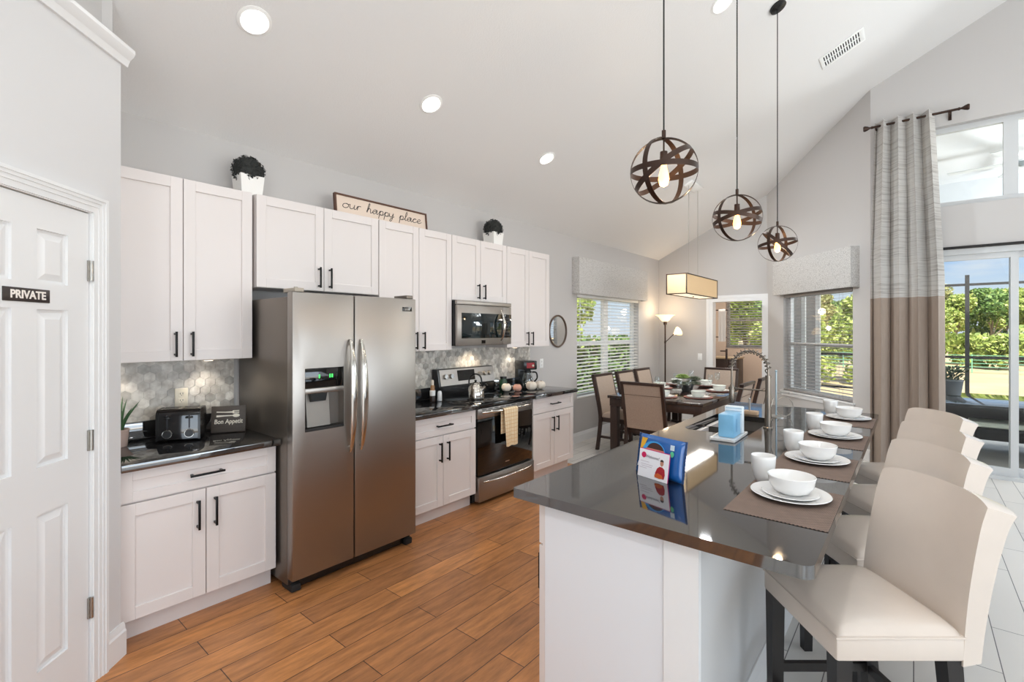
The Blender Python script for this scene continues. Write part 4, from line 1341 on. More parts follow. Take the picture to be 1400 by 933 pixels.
for i, ((x, y), my) in enumerate(zip(seats, mats_y)):
    Z = .9143
    od_ = order[i]
    spec = [('placemat', 'brown woven placemat on the island, %s' % od_, (-.366, my, Z)),
            ('dinner_plate', 'white dinner plate on the island placemat %s' % od_, (x, y, Z + .0024)),
            ('salad_plate', 'small white plate under the bowl on the island, %s' % od_, (x, y, Z + .0072)),
            ('cereal_bowl', 'white bowl on stacked plates on the island, %s' % od_, (x + .003, y + .012, Z + .0120)),
            ('tumbler', 'white ceramic cup behind the plate on the island, %s' % od_, (-.488, y + .135, Z + .0024)),
            ]
    if i == 0:
        protos['placemat'] = mk_mat(spec[0][1], spec[0][2], 'placemats on the island')
        protos['dinner_plate'] = mk_lathe('dinner_plate', 'plate', plate_prof(.137, .016), spec[1][1], spec[1][2], 'dinner plates on the island')
        protos['salad_plate'] = mk_lathe('salad_plate', 'plate', plate_prof(.098, .012), spec[2][1], spec[2][2], 'small plates on the island')
        protos['cereal_bowl'] = mk_lathe('cereal_bowl', 'bowl', bowl_prof, spec[3][1], spec[3][2], 'bowls on the island')
        protos['tumbler'] = mk_lathe('tumbler', 'cup', cup_prof, spec[4][1], spec[4][2], 'cups on the island')
    else:
        for nm, lb, lc in spec:
            dup(protos[nm], loc=lc, label=lb)

# ------------------------------------------------------------------ bar stools
def make_stool(label):
    t = thing('bar_stool', label, 'bar stool', (0, 0, 0), 0, 'cream leather bar stools at the island')
    # local +x is the way the stool faces
    D, W2, ZT = .195, .212, .65
    mb = MB()
    mb.box(-D, D, -W2, W2, ZT - .10, ZT - .03, .008, 2)
    mb.build('seat_box', M_leather, t)
    def cush(u, v):
        x = (u * 2 - 1); y = (v * 2 - 1)
        e = (1 - abs(x) ** 5) * (1 - abs(y) ** 5)
        return (x * (D - .002), y * (W2 - .002), ZT - .03 + .003 + .042 * max(0, e) ** .42)
    cu = MB().grid(cush, 30, 30)
    cu.box(-D + .003, D - .003, -W2 + .003, W2 - .003, ZT - .034, ZT - .024)
    cu.build('seat_cushion', M_leather, t, smooth=80)
    # welt line round the top of the seat box
    wp = [(x * (D + .0005), y * (W2 + .0005), ZT - .029) for x, y in [(-1, -1), (1, -1), (1, 1), (-1, 1)]]
    MB().tube([wp[0], wp[1], wp[2], wp[3]], .0035, seg=6, closed=True).build('welt', M_leather, t)
    # back: curved slab that flares outwards towards the top, with wings
    ZB0, ZB1 = ZT - .115, 1.035
    def back(u, v):
        # u runs around the cross-section (front then rear), v up
        z = ZB0 + (ZB1 - ZB0) * v
        lean = .012 * v + .064 * v ** 1.9
        s = 1
        if u <= .5: yy = -1 + 4 * u
        else: yy = 3 - 4 * u; s = -1
        hw = W2 * (1.0 - .04 * v)
        th = .062 + .034 * v
        edge = abs(yy) ** 8
        curve = .045 * (1 - yy * yy) * (.15 + .85 * v)      # centre pushed backwards
        xf = -D + .012 - lean - curve
        xr = -D - th - lean - curve * .9
        top = .003 * (1 - yy * yy) * max(0, (v - .8) / .2)
        rnd = .020 * abs(yy) ** 7 * max(0, (v - .85) / .15)
        m_ = (xf + xr) / 2
        x = (xf if s > 0 else xr)
        x = m_ + (x - m_) * (1 - .10 * edge)
        drop = .042 * v ** 6 if s < 0 else 0.0
        return (x, yy * hw * (1 + .02 * v), z + top - rnd - drop)
    bk = MB().grid(back, 56, 24, True)
    bk.bm.verts.ensure_lookup_table()
    # caps: bridge front and rear along the top and bottom
    nv = 24
    for j in (0, nv - 1):
        for i in range(0, 28):
            a = i; b2 = (i + 1)
            c2 = (56 - i - 1) % 56; d2 = (56 - i) % 56
            idx = [a * nv + j, b2 * nv + j, c2 * nv + j, d2 * nv + j]
            uq = []
            for q in idx:
                if q not in uq: uq.append(q)
            if len(uq) >= 3:
                try: bk.bm.faces.new([bk.bm.verts[q] for q in uq])
                except ValueError: pass
    bk.build('backrest', M_leather, t, smooth=55)
    # legs
    for sx, sy in ((1, 1), (1, -1), (-1, 1), (-1, -1)):
        x = sx * (D - .028); y = sy * (W2 - .03)
        a = .024; b2 = .019
        splay = -.05 if sx < 0 else 0.0
        mb = MB().hexa([(x + splay - b2, y - b2, 0), (x + splay + b2, y - b2, 0), (x + splay + b2, y + b2, 0), (x + splay - b2, y + b2, 0)],
                       [(x - a, y - a, ZT - .1), (x + a, y - a, ZT - .1), (x + a, y + a, ZT - .1), (x - a, y + a, ZT - .1)])
        mb.build('leg', M_legblk, t, smooth=0)
    zs_ = .20
    MB().box(D - .04, D - .016, -W2 + .03, W2 - .03, zs_ - .018, zs_ + .018).build('stretcher', M_legblk, t, smooth=0)
    for sy in (-1, 1):
        y = sy * (W2 - .03)
        MB().box(-D - .01, D - .03, y - .010, y + .010, zs_ + .05, zs_ + .082).build('stretcher', M_legblk, t, smooth=0)
    MB().box(-D + .0, -D + .02, -W2 + .03, W2 - .03, zs_ + .05, zs_ + .082).build('stretcher', M_legblk, t, smooth=0)
    return t
STOOLS = [(-.165, 2.035, 219.7), (-.160, 2.690, 219.0), (-.135, 3.330, 218.5), (-.110, 3.960, 218.5)]
st0 = make_stool('cream leather bar stool nearest the camera, seat fully in view')
slab = ['', 'cream leather bar stool directly behind the nearest one, second in the row', 'cream leather bar stool third in the row from the camera', 'cream leather bar stool farthest from the camera, beside the curtain']
for i, (x, y, a) in enumerate(STOOLS):
    if i == 0:
        st0.location = (x, y, 0); st0.rotation_euler = (0, 0, R(a))
    else:
        dup(st0, loc=(x, y, 0), rz=R(a), label=slab[i])

# ------------------------------------------------------------------ countertop things, left
t = thing('toaster', 'glossy black four-slice toaster with two round dials', 'toaster', (-3.405, 0.966, .9005), R(62))
# local x: width, local -y: front face
mb = MB()
def tb(u, v):
    return None
W_, Dp, Hh = .105, .085, .185
prof = [(-Dp, .012), (-Dp, .15), (-Dp + .006, .168), (-Dp + .02, .18), (-Dp + .04, .185), (Dp - .04, .185), (Dp - .02, .18), (Dp - .006, .168), (Dp, .15), (Dp, .012)]
mb.prism(prof, -W_, W_, 'x')
mb.build('body', mat('gloss_black_enamel', (14, 13, 15), .08, coat=.5), t, smooth=50)
for sx in (-1, 1):
    pr2 = [(-Dp - .004, .008)] + [(p[0] * 1.04, p[1] * 1.015) for p in prof[1:-1]] + [(Dp + .004, .008)]
    MB().prism(pr2, sx * W_ - .006, sx * W_ + .006, 'x').build('side_cap', M_blackp, t, smooth=50)
mt2 = mat('toaster_top_steel', (150, 140, 128), .25, metal=1)
MB().box(-W_ + .008, W_ - .008, -Dp + .03, Dp - .03, .1852, .1868, .0005, 1).build('top_plate', mt2, t)
mb = MB()
for x0, x1 in ((-.088, -.010), (.010, .088)):
    for y0 in (-.040, .012):
        mb.box(x0, x1, y0, y0 + .026, .1869, .1875)
mb.build('slots', M_dark, t, smooth=0)
for x in (-.055, .055):
    MB().cyl((x, -Dp - .014, .045), (x, -Dp, .045), .021, .023, 24).build('dial', mat('dial_black', (26, 25, 26), .3), t)
    MB().tube([(x + .0235 * math.cos(a), -Dp - .003, .045 + .0235 * math.sin(a)) for a in [2 * math.pi * i / 28 for i in range(28)]], .0022, seg=6, closed=True).build('dial_ring', M_chrome, t)
    MB().box(x - .004, x + .004, -Dp - .001, -Dp + .001, .075, .155).build('lever_slot', mat('dark_steel', (60, 60, 64), .3, metal=.8), t)
    MB().box(x - .016, x + .016, -Dp - .022, -Dp, .135, .147, .003).build('lever', M_blackp, t)
t = thing('utensil_board', 'dark wooden Bon Appetit board with cream fork and spoon', 'sign', (-3.385, 1.215, .9005), R(60))
LB = Matrix.Rotation(R(-8), 4, 'X')
mb = MB().box(-.098, .098, 0, .012, 0, .168, .003); mb.xform(LB)
mb.build('board', mat('board_dark_brown', (70, 60, 52), .55, noise=.15, nscale=12, stretch=(1, 1, 6)), t)
M_cream = mat('board_cream_paint', (235, 226, 208), .6)
def onb(o): o.matrix_local = LB @ o.matrix_local; return o
mb = MB()
mb.prism([(-.068, .128), (-.02, .125), (.02, .123), (.025, .118), (.060, .118), (.060, .1225), (.032, .1225), (.032, .1265), (.060, .1265), (.060, .1305), (.032, .1305), (.032, .134), (.060, .134), (.060, .138), (.025, .138), (.02, .132), (-.02, .131), (-.068, .134)], -.0012, -.0002, 'y')
mb.xform(LB); mb.build('fork', M_cream, t, smooth=0)
mb = MB()
mb.prism([(-.068, .098), (-.02, .1015), (.022, .102)] + [(.043 + .021 * math.cos(R(a)), .105 + .011 * math.sin(R(a))) for a in range(-160, 161, 20)] + [(.022, .108), (-.02, .1085), (-.068, .110)], -.0012, -.0002, 'y')
mb.xform(LB); mb.build('spoon', M_cream, t, smooth=0)
tx = text('lettering', 'Bon Appetit', .040, M_cream, t, (0, 0, 0), (0, 0, 0), extrude=.0004, shear=.12, bold=.0006, sx=.82)
tx.matrix_local = LB @ Matrix.Translation((0, -.0008, .068)) @ Matrix.Rotation(R(90), 4, 'X') @ Matrix.Scale(.82, 4, (1, 0, 0))
# aloe
t = thing('aloe_plant', 'spiky green aloe in a blush pot at the left end of the counter', 'plant', (-3.430, 0.669, .9005))
MB().lathe([(0, 0), (.036, 0), (.038, .004), (.047, .088), (.049, .09), (.049, .098), (.044, .098), (.043, .085), (0, .083)], seg=28).build('pot', mat('blush_ceramic', (214, 186, 172), .5), t)
mb = MB()
rnd = random.Random(3)
for i in range(11):
    a = 2 * math.pi * i / 11 + rnd.uniform(-.2, .2); out = rnd.uniform(.035, .085); h_ = rnd.uniform(.13, .20)
    pts = []; rr = []
    for k in range(8):
        s = k / 7
        pts.append((.012 * math.cos(a) + out * s ** 1.6 * math.cos(a), .012 * math.sin(a) + out * s ** 1.6 * math.sin(a), .083 + h_ * s))
        rr.append(.010 * (1 - s) ** .7 + .0006)
    mb.tube(pts, rr, seg=6)
mb.build('leaves', mat('aloe_green', (66, 98, 62), .5, noise=.2, nscale=20), t, smooth=60)

def outlet(label, loc, rz, m, kind='outlet'):
    t = thing('wall_outlet' if kind == 'outlet' else 'light_switch', label, kind, loc, rz)
    MB().box(-.036, .036, -.006, 0, -.058, .058, .003).build('cover_plate', m, t)
    if kind == 'outlet':
        for z in (-.021, .021):
            MB().box(-.017, .017, -.0075, -.006, z - .014, z + .014, .0006, 1).build('socket', m, t)
            mb = MB()
            for x in (-.007, .007): mb.box(x - .0015, x + .0015, -.0079, -.0075, z - .002, z + .008)
            mb.cyl((0, -.0079, z - .007), (0, -.0075, z - .007), .0025, seg=8)
            mb.build('slots', M_dark, t, smooth=0)
    else:
        MB().box(-.013, .013, -.010, -.006, -.028, .028, .002).build('rocker', m, t)
    return t
outlet('ivory wall outlet in the hex tile behind the toaster', (WX + .008, 1.015, 1.128), R(90), M_plateiv)
outlet('white wall outlet right of the coffee maker, below the round mirror', (WX, 4.895, 1.146), R(90), M_platew)
outlet('white switch plate on the far wall left of the doorway', (-2.858, FY, 1.105), 0, M_platew, 'switch')

# ------------------------------------------------------------------ countertop things, right
t = thing('pepper_grinder', 'brown and white pepper grinder at the back of the counter beside the range', 'pepper grinder', (-3.410, 2.949, .9005))
MB().lathe([(0, 0), (.025, 0), (.026, .01), (.024, .055), (.0, .055)], seg=20).build('base', mat('pepper_dark', (50, 38, 32), .3), t)
MB().lathe([(0, .055), (.025, .055), (.026, .10), (.022, .105), (0, .105)], seg=20).build('label_band', M_white, t)
MB().lathe([(0, .105), (.020, .105), (.020, .14), (.014, .152), (0, .152)], seg=20).build('wood_neck', mat('amber_wood', (150, 108, 66), .35), t)
MB().lathe([(0, .152), (.012, .152), (.012, .19), (.006, .20), (0, .20)], seg=16).build('cap', mat('cap_cream', (226, 214, 196), .4), t)
t = MB().lathe([(0, 0), (.021, 0), (.023, .004), (.0205, .075), (.017, .088), (.010, .094), (0, .095)], seg=22).build('salt_shaker', M_china)
t.location = (-3.395, 3.022, .9005); tag(t, 'small white salt shaker beside the pepper grinder', 'salt shaker')
# kettle
t = thing('tea_kettle', 'shiny steel whistling kettle with a black handle on the cooktop', 'kettle', (-3.185, 3.285, .9045), R(25))
MB().lathe([(0, 0), (.072, 0), (.080, .006), (.082, .03), (.078, .075), (.066, .115), (.046, .142), (.040, .148), (0, .148)], seg=36).build('body', M_chrome, t, smooth=50)
ld = MB().lathe([(0, .148), (.041, .148), (.036, .158), (.012, .166), (0, .166)], seg=28).build('lid', M_chrome, t, smooth=50)
MB().lathe([(0, .166), (.008, .166), (.013, .176), (.010, .186), (0, .188)], seg=16).build('knob', M_blackp, ld, smooth=50)
MB().cyl((.055, 0, .085), (.105, 0, .135), .022, .013, 18).build('spout', M_chrome, t)
MB().cyl((.098, 0, .130), (.112, 0, .144), .016, .015, 16).build('whistle', M_blackp, t)
MB().tube(smooth_pts([(-.058, 0, .118), (-.066, 0, .17), (-.045, 0, .222), (0, 0, .24), (.045, 0, .222), (.060, 0, .175), (.056, 0, .128)], 5), .0075, seg=10).build('handle', M_blackp, t, smooth=60)
# decor pumpkins and jar
def pumpkin(label, loc, r, m, grp='small knitted pumpkins on the counter'):
    def f(u, v):
        a = 2 * math.pi * u; ph = math.pi * v
        rr = r * (1 - .10 * abs(math.cos(4 * a)) ** .5 * 1) * 1.0
        x = rr * math.sin(ph) ** .8 * math.cos(a); y = rr * math.sin(ph) ** .8 * math.sin(a)
        z = r * .82 * (1 - math.cos(ph)) - (.0 if v < .8 else r * .55 * ((v - .8) / .2) ** 2)
        return (x, y, z)
    t = thing('knit_pumpkin', label, 'pumpkin', loc, 0, grp)
    MB().grid(f, 48, 20, True).build('body', m, t, smooth=80)
    MB().tube([(0, 0, r * 1.0), (.004, 0, r * 1.35), (.012, .004, r * 1.6)], [.009, .006, .006], seg=8).build('stem', mat('pumpkin_stem', (150, 120, 88), .8), t)
    return t
M_knit = mat('cream_knit', (236, 224, 208), .95, bump=.6, bscale=120)
M_knitp = mat('blush_knit', (226, 170, 150), .95, bump=.6, bscale=120)
pumpkin('cream knitted pumpkin in front of the coffee maker carafe', (-3.235, 4.215, .9005), .062, M_knit)
pumpkin('cream knitted pumpkin right of the coffee maker, nearest the counter end', (-3.215, 4.352, .9005), .060, M_knit)
pumpkin('cream knitted pumpkin left of the coffee maker, in front of the green jar', (-3.370, 3.948, .9005), .055, M_knit)
pumpkin('blush pink knitted pumpkin left of the coffee maker', (-3.285, 4.030, .9005), .050, M_knitp)
t = thing('green_jar', 'dark green glass jar behind the pumpkins left of the coffee maker', 'jar', (-3.47, 4.015, .9005))
MB().lathe([(0, 0), (.042, 0), (.046, .01), (.046, .095), (.034, .115), (.034, .13), (0, .13)], seg=24).build('body', mat('dark_green_glaze', (40, 66, 50), .2), t, smooth=40)
MB().lathe([(0, .1305), (.037, .1305), (.037, .15), (0, .152)], seg=24).build('lid', M_blackp, t)
t = thing('coffee_maker', 'black drip coffee maker with a red control panel and glass carafe', 'coffee maker', (-3.400, 4.328, .9005), R(68))
MB().box(-.085, .085, -.11, .11, 0, .03, .006).build('base', M_blackp, t)
MB().box(-.085, .085, .03, .11, .03, .30, .006).build('tower', M_blackp, t)
hd = MB().box(-.088, .088, -.105, .112, .215, .315, .012).build('head', M_blackp, t)
MB().box(-.05, .05, -.1075, -.105, .235, .295, .001, 1).build('control_panel', mat('red_panel', (150, 24, 34), .25), hd)
MB().cyl((.03, -.112, .262), (.03, -.1075, .262), .012, seg=16).build('dial', M_chrome, hd)
MB().lathe([(0, .033), (.055, .033), (.068, .06), (.070, .10), (.056, .15), (.045, .178), (.05, .19), (.047, .19), (.042, .178), (.053, .15), (.067, .10), (.065, .06), (.053, .036), (0, .036)], (0, -.035, 0), 28).build('carafe', M_clear, t, smooth=50)
MB().lathe([(0, .18), (.047, .18), (.047, .198), (0, .2)], (0, -.035, 0), 24).build('carafe_lid', M_blackp, t)
MB().tube(smooth_pts([(.045, -.06, .185), (.085, -.085, .18), (.095, -.09, .12), (.066, -.07, .075)], 5), .009, seg=8).build('carafe_handle', M_blackp, t, smooth=60)

# ------------------------------------------------------------------ on top of the cabinets
def topiary(label, loc, s=1.0):
    t = thing('boxwood_ball', label, 'topiary', loc, 0, 'boxwood balls in white pots')
    b_ = .075 * s
    MB().hexa([(-b_ * .85, -b_ * .85, 0), (b_ * .85, -b_ * .85, 0), (b_ * .85, b_ * .85, 0), (-b_ * .85, b_ * .85, 0)],
              [(-b_, -b_, .13 * s), (b_, -b_, .13 * s), (b_, b_, .13 * s), (-b_, b_, .13 * s)]).build('pot', M_white, t, smooth=0)
    mb = MB().sphere((0, 0, .17 * s), .088 * s, u=24, v=16)
    rnd = random.Random(5)
    for i in range(900):
        d = Vector((rnd.gauss(0, 1), rnd.gauss(0, 1), rnd.gauss(0, 1))).normalized()
        c = Vector((0, 0, .17 * s)) + d * (.092 * s + rnd.uniform(-.004, .007))
        u = d.orthogonal().normalized(); u.rotate(Matrix.Rotation(rnd.uniform(0, 6.28), 3, d)); v = d.cross(u)
        l_ = .011 * s; w_ = .006 * s
        tilt = d * rnd.uniform(-.004, .006)
        mb._add([c - u * l_, c + v * w_ + tilt, c + u * l_ + tilt * 2, c - v * w_], [(0, 1, 2, 3)])
    mb.build('foliage', M_green, t, smooth=0)
    return t
topiary('dark boxwood ball in a white square pot above the refrigerator side', (-3.425, 1.352, 2.4505))
topiary('smaller dark boxwood ball in a white square pot above the microwave', (-3.425, 3.80, 2.4505), 1.05)
# sign
t = thing('framed_sign', 'brown framed sign reading our happy place on top of the cabinets', 'sign', (-3.395, 2.418, 2.4505))
LS = Matrix.Rotation(R(-6), 4, 'Y')
def sg(mb): mb.xform(LS); return mb
hw, hh = .452, .165
sg(MB().box(-.012, 0, -hw + .008, hw - .008, .008, hh - .008)).build('panel', mat('sign_blush_white', (222, 204, 188), .7), t)
fr = MB().box(-.018, .012, -hw, hw, 0, .012, .001, 1).box(-.018, .012, -hw, hw, hh - .012, hh, .001, 1).box(-.018, .012, -hw, -hw + .012, .012, hh - .012).box(-.018, .012, hw - .012, hw, .012, hh - .012)
sg(fr).build('frame', mat('walnut_frame', (88, 56, 40), .5), t)
G = {'o': ([(.5, 1), (.15, .85), (0, .45), (.15, .1), (.45, 0), (.75, .2), (.85, .6), (.65, .95), (.45, 1), (.75, .86), (1.05, .95)], 1.05),
     'u': ([(0, .95), (0, .4), (.15, .05), (.4, .05), (.62, .4), (.7, 1), (.68, .3), (.85, 0), (1.05, .3)], 1.05),
     'r': ([(0, .3), (.16, .95), (.14, .0), (.18, .6), (.36, .98), (.62, .92)], .75),
     'h': ([(0, .2), (.3, 1.2), (.36, 2.0), (.24, 2.1), (.15, 1.5), (.1, 0), (.2, .6), (.4, .98), (.6, .8), (.62, .2), (.75, 0), (.95, .25)], .95),
     'a': ([(.7, .85), (.4, 1), (.1, .7), (.05, .3), (.25, 0), (.55, .25), (.72, .95), (.72, .25), (.85, 0), (1.05, .3)], 1.05),
     'p': ([(0, .3), (.2, 1), (.16, .2), (.1, -.9), (.18, .5), (.4, .98), (.68, .8), (.66, .25), (.4, .02), (.25, .15), (.6, .05), (.9, .3)], .9),
     'y': ([(0, .95), (.05, .4), (.25, .08), (.5, .35), (.66, 1), (.6, -.3), (.4, -.9), (.2, -.75), (.4, -.2), (.9, .3)], .95),
     'l': ([(0, .2), (.35, 1.3), (.4, 2.0), (.26, 2.1), (.16, 1.3), (.18, .3), (.32, 0), (.55, .25)], .55),
     'c': ([(.28, .96), (.64, .84), (.3, .98), (.04, .6), (.08, .2), (.36, 0), (.85, .3)], .85),
     'e': ([(.0, .3), (.45, .55), (.55, .88), (.32, 1), (.06, .6), (.14, .12), (.42, 0), (.85, .35)], .8)}
x = 0; words = []
for word in ('our', 'happy', 'place'):
    strokes = []
    for chh in word:
        g, adv = G[chh]
        strokes.append([(x + p[0], p[1]) for p in g]); x += adv
    words.append(strokes)
    x += .85
tot = x - .85
ux = (2 * hw - .13) / tot; uz = .036
for strokes in words:
    mb = MB()
    line = [p for stq in strokes for p in smooth_pts(stq, 5)]
    mb.tube([(.0008, -hw + .065 + p[0] * ux + .25 * (p[1]) * uz, .062 + p[1] * uz) for p in line], .0026, seg=6)
    sg(mb).build('lettering', mat('sign_ink', (60, 52, 50), .6), t, smooth=60)

# mirror on the kitchen wall
t = thing('round_mirror', 'round mirror in a thin brown frame right of the wall cabinets', 'mirror', (WX, 5.251, 1.55), 0)
ringm = [(.012, .195 * math.cos(a), .203 * math.sin(a)) for a in [2 * math.pi * i / 64 for i in range(64)]]
MB().tube(ringm, .012, seg=10, closed=True).build('frame', mat('mirror_brown', (92, 74, 62), .4), t, smooth=60)
MB().prism([(.19 * math.cos(2 * math.pi * i / 64), .198 * math.sin(2 * math.pi * i / 64)) for i in range(64)], 0.001, .010, 'x').build('mirror_glass', mat('mirror_silver', (230, 232, 232), .01, metal=1.0), t, smooth=0)

# ------------------------------------------------------------------ ceiling fixtures
SL = math.atan(0.49)
def recessed(label, x, y, w=DOWNLIGHT_W * .22):
    t = thing('recessed_light', label, 'ceiling light', (x, y, ceil_z(x)), 0, 'recessed ceiling lights')
    t.rotation_euler = (0, -SL, 0)
    MB().lathe([(.088, 0), (.088, -.004), (.072, -.009), (.066, -.004), (.064, 0)], seg=36).build('trim_ring', M_platew, t)
    MB().lathe([(0, -.003), (.0645, -.003), (.0645, -.0008), (0, -.0008)], seg=36).build('lens', mat('downlight_lens', (255, 250, 242), .5, emit=(255, 250, 243), estr=9.0), t)
    lamp_at(x, y, w)
def lamp_at(x, y, w):
    l = bpy.data.lights.new('downlight_or_fill', 'AREA'); l.shape = 'DISK'; l.size = .16; l.energy = w; l.color = (.96, .98, 1); l.spread = R(150)
    o = bpy.data.objects.new('downlight_or_fill', l); COL.objects.link(o)
    o.location = (x + .012 * .44, y, ceil_z(x) - .022); o.rotation_euler = (0, -SL * .35, 0)
recessed('recessed ceiling light nearest the pantry, above the toaster cabinet', -2.78, 1.13)
recessed('recessed ceiling light in the middle of the kitchen row, above the refrigerator', -2.78, 2.39)
recessed('smallest-looking recessed ceiling light, farthest along the kitchen row', -2.78, 3.87)
recessed('recessed ceiling light at the top edge, between the pendant cords', -1.13, 3.87)
for (x, y) in ((-1.13, 1.2), (0.9, 0.2), (0.9, 2.6), (0.9, 5.0)):
    lamp_at(x, y, DOWNLIGHT_W)
lamp_at(-0.7, -1.1, 26)  # added fill behind the camera, no fixture, for the stool fronts
for (x, y) in ((-2.0, 5.2), (-2.4, 7.4)):  # added fills above the dining area, without fixtures
    lamp_at(x, y, DOWNLIGHT_W * 1.6)

t = thing('air_vent', 'white slotted air vent on the sloped ceiling', 'vent', (-.55, 5.76, ceil_z(-.55)))
t.rotation_euler = (0, -SL, 0)
mb = MB().box(-.20, .20, -.13, -.10, -.008, 0, .002).box(-.20, .20, .10, .13, -.008, 0, .002).box(-.20, -.165, -.10, .10, -.008, 0, .002).box(.165, .20, -.10, .10, -.008, 0, .002)
mb.box(-.165, .165, -.006, .006, -.007, -.001)
mb.build('frame', M_platew, t)
MB().box(-.165, .165, -.10, .10, -.0009, -.0003).build('dark_opening', M_dark, t)
mb = MB()
for i in range(15):
    x = -.155 + i * .0222
    mb.prism([(x, -.007), (x + .012, -.002), (x + .0135, -.002), (x + .0015, -.007)], -.10, .10, 'y')
mb.build('louvres', M_platew, t, smooth=0)

# globe pendants over the island
def pendant(label, y, rots, x=-.855, zc=2.262, r=.145):
    zt = ceil_z(x)
    t = thing('globe_pendant', label, 'pendant light', (x, y, zt), 0, 'globe pendants over the island')
    cz = zc - zt
    can = MB().lathe([(0, 0), (.062, 0), (.062, -.018), (.03, -.026), (0, -.028)], seg=28)
    can.xform(Matrix.Rotation(-SL, 4, 'Y') @ Matrix.Translation((0, 0, -.001)))
    can.build('canopy', M_blackp, t)
    MB().cyl((0, 0, -.02), (0, 0, cz + r + .0), .0038, seg=8).build('cord', M_blackp, t)
    MB().cyl((0, 0, cz + r - .005), (0, 0, cz + r + .035), .009, seg=12).cyl((0, 0, cz + r - .06), (0, 0, cz + r - .005), .004, seg=8).cyl((0, 0, cz + r - .115), (0, 0, cz + r - .06), .018, .016, 16).build('socket', M_bronze, t)
    MB().lathe([(0, 0), (.012, 0), (.014, -.02), (.021, -.045), (.024, -.068), (.018, -.092), (0, -.102)], (0, 0, cz + r - .115), 20).build('bulb', mat('amber_bulb_glass', (255, 214, 160), .1, emit=(255, 176, 92), estr=5.0), t)
    for (ax, a1, az) in rots:
        mb = MB()
        n = 56; wdt = .012; th = .0016
        def f(u, v):
            a = 2 * math.pi * u
            prof = [(0, -wdt), (th, -wdt), (th, wdt), (0, wdt), (0, -wdt)]
            q = prof[min(4, int(round(v * 4)))]
            rr = r - .002 + q[0]
            return (rr * math.cos(a), rr * math.sin(a), q[1])
        mb.grid(f, n, 5, True)
        mb.xform(Matrix.Translation((0, 0, cz)) @ Matrix.Rotation(R(az), 4, 'Z') @ Matrix.Rotation(R(a1), 4, 'X') @ Matrix.Rotation(R(ax), 4, 'Y'))
        mb.build('band', M_bronze, t, smooth=40)
    l = bpy.data.lights.new('pendant_bulb', 'POINT'); l.energy = 7; l.color = (1, .72, .42); l.shadow_soft_size = .03
    o = bpy.data.objects.new('pendant_bulb', l); COL.objects.link(o); o.location = (x, y, zc - .12)
pendant('largest-looking globe pendant of bronze bands, nearest the camera', 2.080, [(0, 90, 20), (0, 90, 80), (0, 3, 22), (0, -35, 112)])
pendant('middle globe pendant of bronze bands with a glowing bulb', 3.235, [(0, 90, 15), (0, 90, 60), (0, 13, 105), (0, -15, 105)])
pendant('smallest-looking globe pendant of bronze bands, farthest from the camera', 4.400, [(0, 90, 10), (0, 90, 75), (0, -8, 101), (0, 45, 101)])

# added spot without a fixture, to brighten the angled window wall
l = bpy.data.lights.new('dining_fill_spot', 'SPOT'); l.energy = 150; l.spot_size = R(85); l.spot_blend = 1; l.color = (.9, .96, 1); l.shadow_soft_size = .06
o = bpy.data.objects.new('dining_fill_spot', l); COL.objects.link(o); o.location = (-2.6, 4.9, 2.75)
o.rotation_euler = (Vector((-1.0, 7.7, 2.4)) - Vector((-2.6, 4.9, 2.75))).to_track_quat('-Z', 'Y').to_euler()
# box lantern over the dining table
t = thing('drum_pendant', 'rectangular fabric lantern pendant with dark edges over the dining table', 'pendant light', (-2.275, 6.53, 2.017))
lx, ly, lz = .125, .60, .247
zt = ceil_z(-2.275) - 2.017
M_shade = mat('linen_lamp_shade', (206, 182, 148), .9, emit=(255, 206, 140), estr=.24)
M_diff = mat('lantern_diffuser', (250, 240, 224), .6, emit=(255, 232, 196), estr=1.0)
mb = MB().box(-lx, -lx + .004, -ly, ly, 0, lz).box(lx - .004, lx, -ly, ly, 0, lz).box(-lx + .004, lx - .004, -ly, -ly + .004, 0, lz).box(-lx + .004, lx - .004, ly - .004, ly, 0, lz)
mb.build('shade', M_shade, t, smooth=0)
mb = MB()
e_ = .006
for x in (-lx, lx):
    for y in (-ly, ly): mb.box(x - e_, x + e_, y - e_, y + e_, -.004, lz + .004)
for z in (0, lz):
    for x in (-lx, lx): mb.box(x - e_, x + e_, -ly, ly, z - e_, z + e_)
    for y in (-ly, ly): mb.box(-lx, lx, y - e_, y + e_, z - e_, z + e_)
mb.build('frame', M_bronze, t, smooth=0)
MB().box(-lx + .008, lx - .008, -ly + .008, ly - .008, .004, .008).build('diffuser', M_diff, t, smooth=0)
MB().lathe([(0, -.014), (.010, -.012), (.012, .002), (0, .004)], (0, 0, 0), 14).build('finial', M_nickel, t)
mb = MB()
for y in (-.17, .17): mb.cyl((0, y, lz), (0, y, zt - .03), .004, seg=8)
mb.box(-.006, .006, -.17, .17, lz - .012, lz)
mb.build('rods', M_nickel, t)
cn = MB().box(-.06, .06, -.21, .21, -.03, -.0005, .006); cn.xform(Matrix.Translation((0, 0, zt)) @ Matrix.Rotation(-SL, 4, 'Y'))
cn.build('canopy', M_platew, t)
l = bpy.data.lights.new('lantern_lamp', 'AREA'); l.shape = 'RECTANGLE'; l.size = .2; l.size_y = 1.1; l.energy = 12; l.color = (1, .95, .88)
o = bpy.data.objects.new('lantern_lamp', l); COL.objects.link(o); o.location = (-2.275, 6.53, 2.000)

